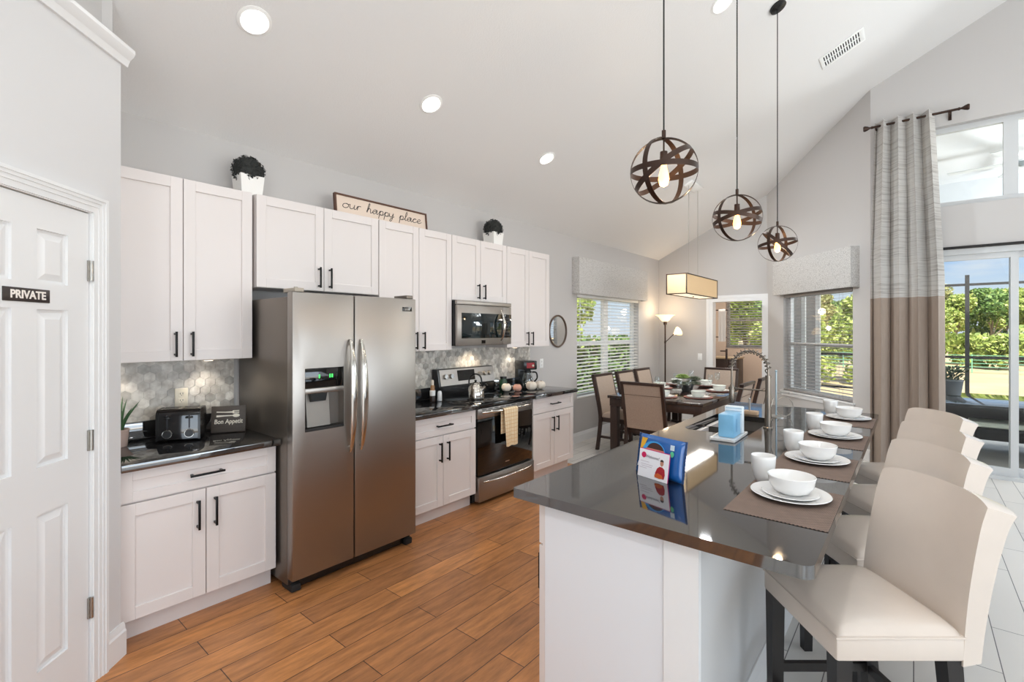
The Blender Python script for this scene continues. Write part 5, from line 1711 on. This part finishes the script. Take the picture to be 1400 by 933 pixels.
# floor lamp in the corner
t = thing('floor_lamp', 'bronze torchiere floor lamp with a side reading arm in the corner', 'floor lamp', (-3.325, 8.15, 0))
MB().lathe([(0, 0), (.13, 0), (.13, .012), (.05, .028), (.018, .04), (0, .04)], seg=32).build('base', M_bronze, t)
MB().cyl((0, 0, .03), (0, 0, 1.68), .0125, seg=14).lathe([(0, 1.66), (.026, 1.66), (.030, 1.70), (.02, 1.715), (0, 1.715)], seg=18).build('pole', M_bronze, t)
M_alab = mat('alabaster_glass', (255, 236, 205), .4, emit=(255, 214, 156), estr=1.6)
MB().lathe([(0, 1.715), (.045, 1.718), (.075, 1.745), (.105, 1.79), (.150, 1.822), (.168, 1.828), (.165, 1.832), (.146, 1.827), (.100, 1.796), (.07, 1.752), (.04, 1.726), (0, 1.722)], seg=36).build('bowl_shade', M_alab, t, smooth=50)
arm = smooth_pts([(0, 0, 1.36), (.05, .0, 1.40), (.11, .0, 1.46), (.16, .0, 1.505)], 6)
ar = MB().tube(arm, .007, seg=10).cyl((-.0, 0, 1.34), (0, 0, 1.38), .017, seg=14).build('reading_arm', M_bronze, t, smooth=60)
hd = MB().lathe([(0, 0), (.018, 0), (.022, .02), (.05, .05), (.078, .095), (.082, .11), (.079, .11), (.048, .054), (.018, .024), (0, .022)], seg=28)
hd.xform(Matrix.Translation((.155, 0, 1.500)) @ Matrix.Rotation(R(50), 4, 'Y') @ Matrix.Rotation(R(-40), 4, 'X'))
hd.build('reading_shade', M_alab, ar, smooth=50)
l = bpy.data.lights.new('torchiere_lamp', 'POINT'); l.energy = 5; l.color = (1, .78, .52); l.shadow_soft_size = .06
o = bpy.data.objects.new('torchiere_lamp', l); COL.objects.link(o); o.location = (-3.325, 8.15, 1.90)
l = bpy.data.lights.new('reading_lamp', 'POINT'); l.energy = 2; l.color = (1, .8, .55); l.shadow_soft_size = .04
o = bpy.data.objects.new('reading_lamp', l); COL.objects.link(o); o.location = (-3.06, 8.02, 1.60)

# ------------------------------------------------------------------ dining set
TX0, TX1, TY0, TY1, TZ = -2.91, -1.755, 5.33, 7.44, .76
t = thing('dining_table', 'dark espresso dining table with a glossy top in the far corner', 'dining table', ((TX0 + TX1) / 2, (TY0 + TY1) / 2, 0))
M_ttop = mat('glossy_espresso_top', (52, 40, 36), .07, noise=.2, nscale=5, stretch=(8, 1, 1), coat=.6)
MB().box(TX0, TX1, TY0, TY1, TZ - .035, TZ, .004).build('tabletop', M_ttop, t, world=True)
MB().box(TX0 + .02, TX1 - .02, TY0 + .02, TY1 - .02, TZ - .13, TZ - .036, .003).build('apron', M_espresso, t, world=True)
for x in (TX0 + .07, TX1 - .07):
    for y in (TY0 + .07, TY1 - .07):
        MB().box(x - .045, x + .045, y - .045, y + .045, 0, TZ - .131, .004).build('leg', M_espresso, t, world=True)
def make_dchair(label):
    t = thing('dining_chair', label, 'dining chair', (0, 0, 0), 0, 'upholstered dining chairs')
    # faces +x
    W2, D = .235, .22
    def bkx(z): return -D + .01 - .11 * max(0, (z - .45) / .55) ** 1.15
    # frame posts (rear leg and back post in one)
    for sy in (-1, 1):
        pts = [(-D - .035, 0), (-D + .0, .25), (-D + .012, .45), (bkx(.7), .7), (bkx(.97) - .004, .97)]
        pp = smooth_pts(pts, 5)
        poly = [(p[0] - .021, p[1]) for p in pp] + [(p[0] + .021, p[1]) for p in reversed(pp)]
        y = sy * W2
        MB().prism(poly, y - .017, y + .017, 'y').build('back_post', M_espresso, t, smooth=40)
    n = 10
    for (z0, z1, nm) in ((.945, .978, 'top_rail'),):
        mb = MB()
        mb.box(bkx(.96) - .024, bkx(.96) + .020, -W2 - .017, W2 + .017, z0, z1, .005)
        mb.build(nm, M_espresso, t)
    poly = [(bkx(z) + .026, z) for z in (.44, .55, .66, .77, .88, .944)] + [(bkx(z) - .014, z) for z in (.944, .88, .77, .66, .55, .44)]
    up = MB().prism(poly, -W2 + .0172, W2 - .0172, 'y').build('backrest', M_fabric, t, smooth=30)
    MB().box(bkx(.83) - .0175, bkx(.83) - .012, -W2 + .018, W2 - .018, .826, .832).build('seam', mat('fabric_seam', (120, 100, 88), .9), up)
    def cush(u, v):
        x = (u * 2 - 1); y = (v * 2 - 1)
        e = (1 - abs(x) ** 5) * (1 - abs(y) ** 5)
        return (.01 + x * (D - .005), y * (W2 - .002), .44 + .06 * max(0, e) ** .42)
    cu = MB().grid(cush, 22, 22); cu.box(-D + .018, D, -W2 + .006, W2 - .006, .432, .444)
    cu.build('seat', M_fabric, t, smooth=80)
    MB().box(-D + .03, D + .012, -W2 + .0, W2 - .0, .375, .4315, .003).build('seat_rail', M_espresso, t)
    for sy in (-1, 1):
        MB().hexa([(D - .025, sy * (W2 - .02) - .015, 0), (D + .005, sy * (W2 - .02) - .015, 0), (D + .005, sy * (W2 - .02) + .015, 0), (D - .025, sy * (W2 - .02) + .015, 0)],
                  [(D - .034, sy * (W2 - .02) - .02, .375), (D + .010, sy * (W2 - .02) - .02, .375), (D + .010, sy * (W2 - .02) + .02, .375), (D - .034, sy * (W2 - .02) + .02, .375)]).build('leg', M_espresso, t, smooth=0)
        MB().box(-D + .0, D - .02, sy * (W2 - .015) - .009, sy * (W2 - .015) + .009, .16, .19).build('stretcher', M_espresso, t, smooth=0)
    return t
DC = [(-2.33, 5.36, 90, 'dining chair at the near end of the table, its back to the camera'),
      (-2.93, 5.80, 0, 'dining chair on the window side of the table, closest to the camera'),
      (-2.93, 6.44, 0, 'middle dining chair on the window side of the table'),
      (-2.93, 7.03, 0, 'dining chair on the window side of the table, beside the floor lamp'),
      (-2.31, 7.56, -90, 'dining chair at the far end of the table, facing the camera'),
      (-1.74, 5.82, 180, 'dining chair on the island side of the table, behind the faucet'),
      (-1.74, 6.62, 180, 'dining chair on the island side of the table, by the doorway')]
c0 = make_dchair(DC[0][3])
for i, (x, y, a, lb) in enumerate(DC):
    if i == 0: c0.location = (x, y, 0); c0.rotation_euler = (0, 0, R(a))
    else: dup(c0, loc=(x, y, 0), rz=R(a), label=lb)

M_red = mat('terracotta_charger', (156, 96, 84), .5, noise=.1, nscale=40)
M_bowlg = mat('pale_celadon_bowl', (222, 228, 222), .15, coat=.3)
where = [(-1.965, 5.80, 'right near', 'by the chair behind the faucet'), (-1.965, 6.60, 'right far', 'by the chair nearest the doorway'), (-2.31, 7.16, 'far end', 'at the far end of the table'),
         (-2.70, 5.82, 'left near', 'at the window side nearest the camera'), (-2.70, 6.44, 'left middle', 'at the middle of the window side'), (-2.70, 7.04, 'left far', 'at the window side nearest the floor lamp'),
         (-2.31, 5.60, 'near end', 'at the near end of the dining table')]
pr = {}
gl_prof = [(0, 0), (.034, 0), (.035, .002), (.010, .006), (.0045, .014), (.004, .085), (.008, .092), (.028, .112), (.038, .142), (.037, .175), (.031, .205), (.0298, .205), (.0358, .174), (.0366, .142), (.027, .114), (.006, .096), (0, .095)]
for i, (x, y, nm, lb) in enumerate(where):
    Z = TZ + .0004
    gx = x + (.16 if x < -2.5 else (-.16 if x > -2.1 else .17)); gy = y + (.16 if abs(x + 2.31) > .1 else (-.05 if y > 7 else .08))
    sp_ = [('charger_plate', 'charger', 'terracotta charger plate on the dining table, ' + lb, (x, y, Z), plate_prof(.165, .010), M_red, 'charger plates on the dining table'),
           ('dinner_plate', 'plate', 'white plate on a terracotta charger, ' + lb, (x, y, Z + .0052), plate_prof(.132, .014), M_china, 'plates on the dining table'),
           ('cereal_bowl', 'bowl', 'pale bowl on the dining table setting ' + lb, (x, y, Z + .0104), bowl_prof, M_bowlg, 'bowls on the dining table'),
           ('wine_glass', 'glass', 'clear stemmed glass of the table setting ' + lb, (gx, gy, Z), gl_prof, M_clear, 'glasses on the dining table')]
    for (n1, cat, label, lc, prof, m_, grp) in sp_:
        if i == 0: pr[n1] = mk_lathe(n1, cat, prof, label, lc, grp, m_, seg=28)
        else: dup(pr[n1], loc=lc, label=label)
# centrepiece
t = thing('succulent_centrepiece', 'dark pot of green succulents in the middle of the dining table', 'plant', (-2.30, 6.36, TZ + .0004))
MB().lathe([(0, 0), (.06, 0), (.065, .01), (.09, .10), (.085, .115), (.078, .11), (0, .10)], seg=28).build('pot', mat('slate_pot', (70, 72, 72), .5), t)
rnd = random.Random(21)
def rosette(c, rad, rings, m, nm):
    mb = MB()
    for k in range(rings):
        n = 6 + k * 3
        el = R(80 - 70 * k / max(1, rings - 1))
        ln = rad * (.45 + .55 * k / max(1, rings - 1))
        for i in range(n):
            a = 2 * math.pi * (i + .5 * (k % 2)) / n + rnd.uniform(-.1, .1)
            d = Vector((math.cos(a) * math.cos(el), math.sin(a) * math.cos(el), math.sin(el)))
            s_ = Vector((-math.sin(a), math.cos(a), 0)); u = d.cross(s_)
            c_ = Vector(c)
            w_ = ln * .24
            pts = [c_, c_ + d * ln * .55 + s_ * w_, c_ + d * ln * .55 - s_ * w_, c_ + d * ln, c_ + d * ln * .55 + u * w_ * .5, c_ + d * ln * .5 - u * w_ * .6]
            mb._add(pts, [(0, 1, 4), (0, 4, 2), (1, 3, 4), (4, 3, 2), (0, 5, 1), (0, 2, 5), (1, 5, 3), (5, 2, 3)])
    mb.build(nm, m, t, smooth=0)
M_s1 = mat('bright_succulent', (138, 160, 92), .6, noise=.15, nscale=20); M_s2 = mat('grey_succulent', (104, 112, 96), .6, noise=.2, nscale=20)
rosette((-.05, -.02, .17), .105, 6, M_s1, 'green_rosette'); rosette((.09, .03, .15), .10, 6, M_s2, 'grey_rosette')
for (c, r_) in (((-.14, .0, .10), .09), ((.0, -.12, .09), .09), ((.14, -.06, .10), .085), ((.02, .12, .10), .09)):
    rosette(c, r_, 5, M_s2, 'grey_rosette')

# towel rack in the little room
t = thing('towel_rack', 'dark towel rack with a side post seen through the far doorway', 'towel rack', (-2.76, 9.35, 0))
MB().cyl((.09, .06, 0), (.09, .06, 1.22), .018, seg=12).cyl((-.02, .06, 1.18), (.09, .06, 1.18), .012, seg=10).build('post', M_espresso, t)
MB().cyl((-.20, 0, 1.94), (.13, 0, 1.94), .010, seg=10).cyl((-.20, .03, 1.44), (.11, .03, 1.44), .009, seg=10).cyl((-.20, .0, 0), (-.20, 0, 1.95), .014, seg=10).build('bar', M_espresso, t)
MB().box(-.25, .30, -.12, .12, 0, .02, .004).build('base', M_espresso, t)
t = thing('hanging_towel', 'long white towel hanging on the dark rack in the far doorway', 'towel', (-2.76, 9.35, 1.94))
def tw(u, v):
    s = 1
    if u <= .5: uu = u * 2
    else: uu = (1 - u) * 2; s = -1
    x = -.03 + .12 * uu
    d = (v - .5) * 2
    if abs(d) < .06: return (x, -d / .06 * (.016 + s * .002), math.sqrt(max(0, 1 - (d / .06) ** 2)) * (.014 + s * .002))
    return (x, (-.016 if d > 0 else .016) * (1 + s * .15) + .006 * math.sin(uu * 12) * abs(d), -(abs(d) - .06) * .62)
MB().grid(tw, 24, 40, True).build('cloth', M_white, t, smooth=60)
t = thing('storage_chest', 'low dark chest on the floor of the small beige room', 'chest', (-2.95, 9.85, 0))
MB().box(-.45, .40, -.22, .22, .06, 1.02, .01).build('body', M_espresso, t)
MB().box(-.47, .42, -.24, .24, 1.0205, 1.055, .006).build('lid', mat('chest_tan_top', (180, 160, 130), .5), t)
for x in (-.4, .35):
    for y in (-.18, .18): MB().box(x - .03, x + .03, y - .03, y + .03, 0, .0595).build('foot', M_espresso, t)

l = bpy.data.lights.new('bathroom_fill', 'AREA'); l.shape = 'DISK'; l.size = .3; l.energy = 22; l.color = (1, .93, .85)  # added fill that brightens the small room, no fixture
o = bpy.data.objects.new('bathroom_fill', l); COL.objects.link(o); o.location = (-2.5, 9.4, 2.48)
# ------------------------------------------------------------------ outside
area('patio_fill_down', (2.4, 9.2, 3.8), (1.6, 9.0, 0), 1.2, 1.2, 70, (.95, .98, 1))  # added fill over the patio, no lamp body there
struct('wall_exterior', MB().box(-1.598, -1.50, FY + .35, 11.25, -.3, 3.0), mat('dark_grey_siding', (112, 108, 106), .8, noise=.1, nscale=6), smooth=0)
struct('trim_5', MB().box(-1.499, -1.44, 9.60, 9.70, -.13, 3.0), M_trim, smooth=0)
struct('trim_6', MB().box(-1.499, -1.42, 11.14, 11.25, -.13, 3.0), M_trim, smooth=0)
area('patio_fill_up', (3.6, 9.2, 2.2), (1.6, 9.2, 4.3), 1.2, 1.2, 150, (.95, .98, 1))  # added unseen fill that brightens the patio ceiling
M_conc = mat('patio_concrete', (196, 192, 186), .75, noise=.12, nscale=3, bump=.2, bscale=60)
struct('floor_patio', MB().box(-1.55, 9.0, CY + .19, 12.6, -.25, -.13), M_conc, smooth=0)
M_lan = mat('lanai_white', (244, 245, 246), .8)
mb = MB()
mb.hexa([(-1.55, CY + .2, 4.35), (7, CY + .2, 4.35), (7, 10.7, 3.98), (-1.55, 10.7, 3.98)], [(-1.55, CY + .2, 4.45), (7, CY + .2, 4.45), (7, 10.7, 4.08), (-1.55, 10.7, 4.08)])
struct('ceiling_patio', mb, M_lan, smooth=0)
struct('trim_4', MB().box(-1.55, 7, 10.7, 10.85, 3.66, 4.1), mat('fascia_grey_white', (222, 226, 230), .7), smooth=0)
t = thing('ceiling_fan', 'white patio ceiling fan seen through the high window', 'ceiling fan', (1.17, 9.5, 4.195))
MB().lathe([(0, 0.02), (.06, 0.02), (.05, -.05), (.014, -.06), (.014, -.26), (.09, -.28), (.10, -.36), (.06, -.40), (0, -.41)], seg=28).build('motor', mat('fan_grey', (170, 180, 186), .4), t)
for k in range(5):
    a = R(172 + 72 * k)
    mb = MB().box(.12, .80, -.065, .065, -.335, -.325, .003); mb.box(.07, .16, -.02, .02, -.342, -.334)
    mb.xform(Matrix.Rotation(a, 4, 'Z') @ Matrix.Rotation(0, 4, 'X'))
    mb.build('blade', mat('fan_blade_white', (226, 230, 232), .5), t, smooth=0)
# screen cage
M_cage = mat('bronze_cage_aluminium', (48, 46, 46), .5)
t = thing('screen_enclosure', 'dark bronze pool screen frame with posts and rails beyond the patio', 'screen enclosure', (2.0, 12.4, -.13))
YK = 12.4
xs_ = [-4.2, -2.55, -.9, .762, 2.40, 4.05, 5.7]
for i, x in enumerate(xs_):
    MB().box(x - .03, x + .03, YK - .03, YK + .03, -.13, 2.60).build('post', M_cage, t, world=True, smooth=0)
for z in (.36, 1.06, 2.42):
    mb = MB()
    for a, b_ in zip(xs_, xs_[1:]): mb.box(a + .031, b_ - .031, YK - .022, YK + .022, z - .022, z + .022)
    mb.build('rail', M_cage, t, world=True, smooth=0)
# patio furniture
t = thing('patio_table', 'long black glossy patio table beyond the sliding door', 'patio table', (1.35, 9.2, -.13))
M_pt = mat('glossy_black_tabletop', (46, 48, 51), .10, coat=1.0)
MB().box(.12, 2.7, 8.42, 9.95, .58, .62, .005).build('tabletop', M_pt, t, world=True)
MB().box(.2, 2.6, 8.50, 9.87, .54, .5795).build('apron', M_legblk, t, world=True)
for x in (.26, 2.54):
    for y in (8.56, 9.81): MB().box(x - .05, x + .05, y - .05, y + .05, -.13, .5395).build('leg', M_legblk, t, world=True)
MB().box(.312, 2.48, 9.72, 9.76, -.02, .5395).build('modesty_panel', M_legblk, t, world=True)
def pchair(label, x, y, a):
    t = thing('patio_chair', label, 'patio chair', (x, y, -.13), R(a), 'black patio chairs with pale cushions')
    for sx in (-1, 1):
        for sy in (-1, 1):
            MB().cyl((sx * .22, sy * .22, 0), (sx * .20, sy * .2, .40), .014, seg=10).build('leg', M_black, t)
    MB().box(-.24, .24, -.24, .24, .40, .425, .006).build('seat_frame', M_black, t)
    MB().box(-.235, .235, -.235, .235, .4255, .485, .02, 3).build('cushion', mat('pale_green_cushion', (222, 226, 208), .9), t)
    mb = MB()
    for sy in (-1, 1): mb.tube([(-.23, sy * .22, .40), (-.27, sy * .22, .65), (-.33, sy * .21, .92)], .013, seg=8)
    mb.tube([(-.33, -.21, .92), (-.345, 0, .935), (-.33, .21, .92)], .013, seg=8)
    mb.box(-.295, -.275, -.2, .2, .55, .90)
    mb.build('back', M_black, t)
    return t
t = thing('patio_bench', 'low black bench with a pale cushion tucked under the black patio table', 'bench', (.98, 8.90, -.13))
for sx in (-1, 1):
    for sy in (-1, 1):
        MB().box(sx * .36 - .014, sx * .36 + .014, sy * .15 - .014, sy * .15 + .014, 0, .40).build('leg', M_black, t, smooth=0)
MB().box(-.42, .42, -.19, .19, .4005, .43, .006).build('seat_frame', M_black, t)
MB().box(-.415, .415, -.185, .185, .4305, .50, .02, 3).build('cushion', mat('pale_green_cushion', (226, 230, 212), .9), t)
pchair('black patio chair at the right of the patio table, behind the door stile', 1.75, 8.1, 75)
t = thing('potted_shrub', 'small leafy shrub in a grey pot on the patio table', 'potted plant', (.43, 9.5, .6205))
MB().lathe([(0, 0), (.085, 0), (.09, .005), (.118, .20), (.122, .205), (.122, .225), (.11, .225), (.105, .195), (0, .19)], seg=28).build('pot', mat('grey_pot', (120, 124, 128), .5), t)
mb = MB()
for i in range(170):
    a = rnd.uniform(0, 6.28); rr = rnd.uniform(0, .15); z = rnd.uniform(.20, .40)
    c = Vector((rr * math.cos(a), rr * math.sin(a), z)); d = Vector((math.cos(a), math.sin(a), rnd.uniform(.3, 1.3))).normalized()
    s_ = d.orthogonal().normalized(); l_ = rnd.uniform(.05, .09)
    mb._add([c, c + d * l_ * .5 + s_ * .016, c + d * l_, c + d * l_ * .5 - s_ * .016], [(0, 1, 2, 3)])
mb.build('foliage', mat('shrub_dark_green', (52, 66, 46), .7, noise=.3, nscale=9), t, smooth=0)

# lawn and trees
M_grass = mat('dry_lawn', (188, 166, 130), .95, noise=.2, nscale=.35, bump=.3, bscale=20)
struct('floor_lawn', MB().box(-75, 75, -20, 110, -.5, -.34), M_grass, smooth=0)
struct('floor_pool_deck', MB().box(-9.5, 9.2, 12.6, 14.5, -.33, -.16), M_conc, smooth=0)
t = thing('garden_fence', 'low pale green mesh fence in front of the trees', 'fence', (8, 30, -.34))
M_fen = mat('pale_green_mesh', (120, 176, 146), .7)
mb = MB()
for i in range(40):
    mb.box(-16 + i * 1.2 - .02, -16 + i * 1.2 + .02, 29.97, 30.03, -.34, .50)
mb.build('posts', M_fen, t, world=True, smooth=0)
mb = MB()
for z in (-.2, -.05, .1, .25, .38, .46): mb.box(-16, 30.8, 29.99, 30.01, z - .012, z + .012)
mb.build('wires', M_fen, t, world=True, smooth=0)

def leaf_mat(nm, c1, c2, c3):
    m = bpy.data.materials.new(nm); m.use_nodes = True
    n_ = m.node_tree; b = n_.nodes['Principled BSDF']
    at = n_.nodes.new('ShaderNodeVertexColor'); at.layer_name = 'tone'
    rp = n_.nodes.new('ShaderNodeValToRGB')
    rp.color_ramp.elements[0].color = lin(c1); rp.color_ramp.elements[1].color = lin(c3)
    q = rp.color_ramp.elements.new(.5); q.color = lin(c2)
    n_.links.new(at.outputs[0], rp.inputs[0]); n_.links.new(rp.outputs[0], b.inputs['Base Color'])
    b.inputs['Roughness'].default_value = .6
    tl = n_.nodes.new('ShaderNodeBsdfTranslucent'); n_.links.new(rp.outputs[0], tl.inputs[0])
    ms = n_.nodes.new('ShaderNodeMixShader'); ms.inputs[0].default_value = .35
    n_.links.new(b.outputs[0], ms.inputs[1]); n_.links.new(tl.outputs[0], ms.inputs[2]); n_.links.new(ms.outputs[0], n_.nodes['Material Output'].inputs[0])
    return m
M_lf = [leaf_mat('bright_leaves', (130, 150, 70), (188, 200, 108), (234, 234, 162)), leaf_mat('olive_leaves', (142, 146, 92), (194, 192, 130), (240, 230, 184)), leaf_mat('deep_leaves', (88, 120, 62), (132, 162, 86), (182, 200, 122))]
M_bark = mat('pale_bark', (150, 138, 122), .9, noise=.2, nscale=3, stretch=(4, 4, 1))
def make_tree(label, h, wd, m, seed, nleaf=2600, lf=.20, grp=None, bare=.25, nm='leafy_tree', cat='tree'):
    rnd = random.Random(seed)
    t = thing(nm, label, cat, (0, 0, 0), 0, grp)
    mb = MB()
    tips = []
    mb.tube([(0, 0, 0), (.04 * h * .2, .02, h * .3), (-.02 * h, 0, h * .62)], [.028 * h, .020 * h, .008 * h], seg=7)
    for i in range(9):
        a = rnd.uniform(0, 6.28); z0 = h * rnd.uniform(.22, .55); z1 = h * rnd.uniform(.5, .95); rr = wd * rnd.uniform(.3, .85) * (1 - .5 * (z1 / h - .5))
        p = (rr * math.cos(a), rr * math.sin(a), z1)
        mb.tube([(0, 0, z0), (p[0] * .5, p[1] * .5, z0 + (z1 - z0) * .6), p], [.010 * h, .006 * h, .003 * h], seg=5)
        tips.append(p)
    mb.build('trunk', M_bark, t, smooth=60)
    mb = MB(); lay = mb.bm.loops.layers.color.new('tone')
    blobs = [(Vector(p), wd * rnd.uniform(.28, .5)) for p in tips]
    for i in range(9):
        a = rnd.uniform(0, 6.28); q = rnd.uniform(.15, .9)
        z = h * (bare + (1 - bare) * rnd.random())
        rr = wd * q * (1 - .45 * max(0, (z / h - .4)))
        blobs.append((Vector((rr * math.cos(a), rr * math.sin(a), z)), wd * rnd.uniform(.25, .5)))
    for i in range(nleaf):
        c, r_ = blobs[rnd.randrange(len(blobs))]
        d = Vector((rnd.gauss(0, 1), rnd.gauss(0, 1), rnd.gauss(0, .8))).normalized()
        p = c + d * r_ * rnd.uniform(.55, 1.05)
        if p.z > h * 1.05 or p.z < .1: continue
        u = Vector((rnd.gauss(0, 1), rnd.gauss(0, 1), rnd.gauss(0, 1))).normalized(); v = u.orthogonal().normalized()
        l_ = lf * rnd.uniform(.6, 1.3)
        vs = [mb.bm.verts.new(p - u * l_), mb.bm.verts.new(p + v * l_ * .55), mb.bm.verts.new(p + u * l_), mb.bm.verts.new(p - v * l_ * .55)]
        f = mb.bm.faces.new(vs)
        tone = min(1, max(0, rnd.gauss(.5, .28)))
        for lp in f.loops: lp[lay] = (tone, tone, tone, 1)
    mb.build('crown', m, t, smooth=0)
    return t
kinds = [make_tree('bright green leafy tree in the woods beyond the fence', 5.4, 1.75, M_lf[0], 1, 5200, .17, grp='bright green trees beyond the fence', bare=.12),
         make_tree('olive leafy tree in the woods beyond the fence', 5.9, 1.6, M_lf[1], 2, 5200, .17, grp='olive trees beyond the fence', bare=.12),
         make_tree('deep green leafy tree in the woods beyond the fence', 5.1, 1.8, M_lf[2], 3, 5200, .17, grp='deep green trees beyond the fence', bare=.12)]
shrub = make_tree('low leafy shrub just behind the pale green fence', 1.5, 1.1, M_lf[0], 4, 1500, .13, grp='shrubs behind the fence', bare=.02, nm='leafy_shrub', cat='shrub')
rnd = random.Random(17)
used = set()
for row, (yy, x0, x1) in enumerate(((56, -17, 21), (61, -16.5, 24), (66, -18, 26), (71, -20, 28))):
    x = x0 + (2.4 if row % 2 else 0)
    while x < x1:
        kd = rnd.choice([0, 0, 1, 1, 2]); sc = rnd.uniform(.86, 1.04) * (1 + .05 * row)
        o = kinds[kd]
        if kd in used: o = dup(o)
        used.add(kd)
        o.location = (x + rnd.uniform(-.25, .25), yy + rnd.uniform(-.3, .3), -.34); o.rotation_euler = (0, 0, rnd.uniform(0, 6.28)); o.scale = (sc, sc, sc)
        x += 4.9
bush = make_tree('rounded bright bush on the lawn beyond the angled window', 3.0, 1.25, M_lf[0], 9, 4200, .10, grp='rounded bushes on the lawn', bare=.02, nm='rounded_bush', cat='bush')
for q, (bx, by, sc) in enumerate(((-3.6, 20.2, .95), (-1.2, 21.6, 1.0), (-5.6, 22.5, 1.1))):
    o = bush if q == 0 else dup(bush)
    o.location = (bx, by, -.34); o.scale = (sc, sc, sc); o.rotation_euler = (0, 0, q * 1.9)
first = True
for row, (yy, x0, x1) in enumerate(((33.0, -10, 14), (37.5, -11, 15))):
    x = x0
    while x < x1:
        o = shrub if first else dup(shrub)
        first = False
        sc = rnd.uniform(.85, 1.15) * (1 + .25 * row)
        o.location = (x + rnd.uniform(-.2, .2), yy + rnd.uniform(-.3, .3), -.34); o.rotation_euler = (0, 0, rnd.uniform(0, 6.28)); o.scale = (sc, sc, sc)
        x += 3.3
# garden outside the dining window
sd_ = make_tree('tall bright shrub outside the left dining window', 4.2, 1.5, M_lf[0], 31, 2600, .10, nm='garden_tree')
sd_.location = (-8.6, 11.0, -.34)
o = make_tree('tree outside the left dining window, left half', 4.6, 1.8, M_lf[1], 32, 2600, .12, nm='garden_tree'); o.location = (-9.9, 8.0, -.34)
o = make_tree('tree outside the left dining window, right edge', 4.6, 1.8, M_lf[0], 33, 2600, .12, nm='garden_tree'); o.location = (-9.8, 14.2, -.34)
def hedge(label, x, y, L_, h_, dp, m, seed, rot=0):
    rnd = random.Random(seed)
    t = thing('hedge', label, 'hedge', (x, y, -.34), R(rot))
    mb = MB(); lay = mb.bm.loops.layers.color.new('tone')
    for i in range(5200):
        p = Vector((rnd.uniform(-dp, dp), rnd.uniform(-L_, L_), rnd.uniform(0, h_)))
        if rnd.random() < .6:
            p.x = dp * rnd.choice([-1, 1]) * rnd.uniform(.85, 1.05)
        u = Vector((rnd.gauss(0, 1), rnd.gauss(0, 1), rnd.gauss(0, 1))).normalized(); v = u.orthogonal().normalized(); l_ = .08 * rnd.uniform(.6, 1.3)
        f = mb.bm.faces.new([mb.bm.verts.new(p - u * l_), mb.bm.verts.new(p + v * l_ * .55), mb.bm.verts.new(p + u * l_), mb.bm.verts.new(p - v * l_ * .55)])
        tone = min(1, max(0, rnd.gauss(.45, .28)))
        for lp in f.loops: lp[lay] = (tone, tone, tone, 1)
    mb.build('foliage', m, t, smooth=0)
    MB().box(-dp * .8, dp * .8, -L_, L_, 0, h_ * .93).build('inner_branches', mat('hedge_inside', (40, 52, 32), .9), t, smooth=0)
hedge('dark trimmed hedge outside the dining window', -6.4, 9.5, 4.2, 1.75, .45, M_lf[2], 41)
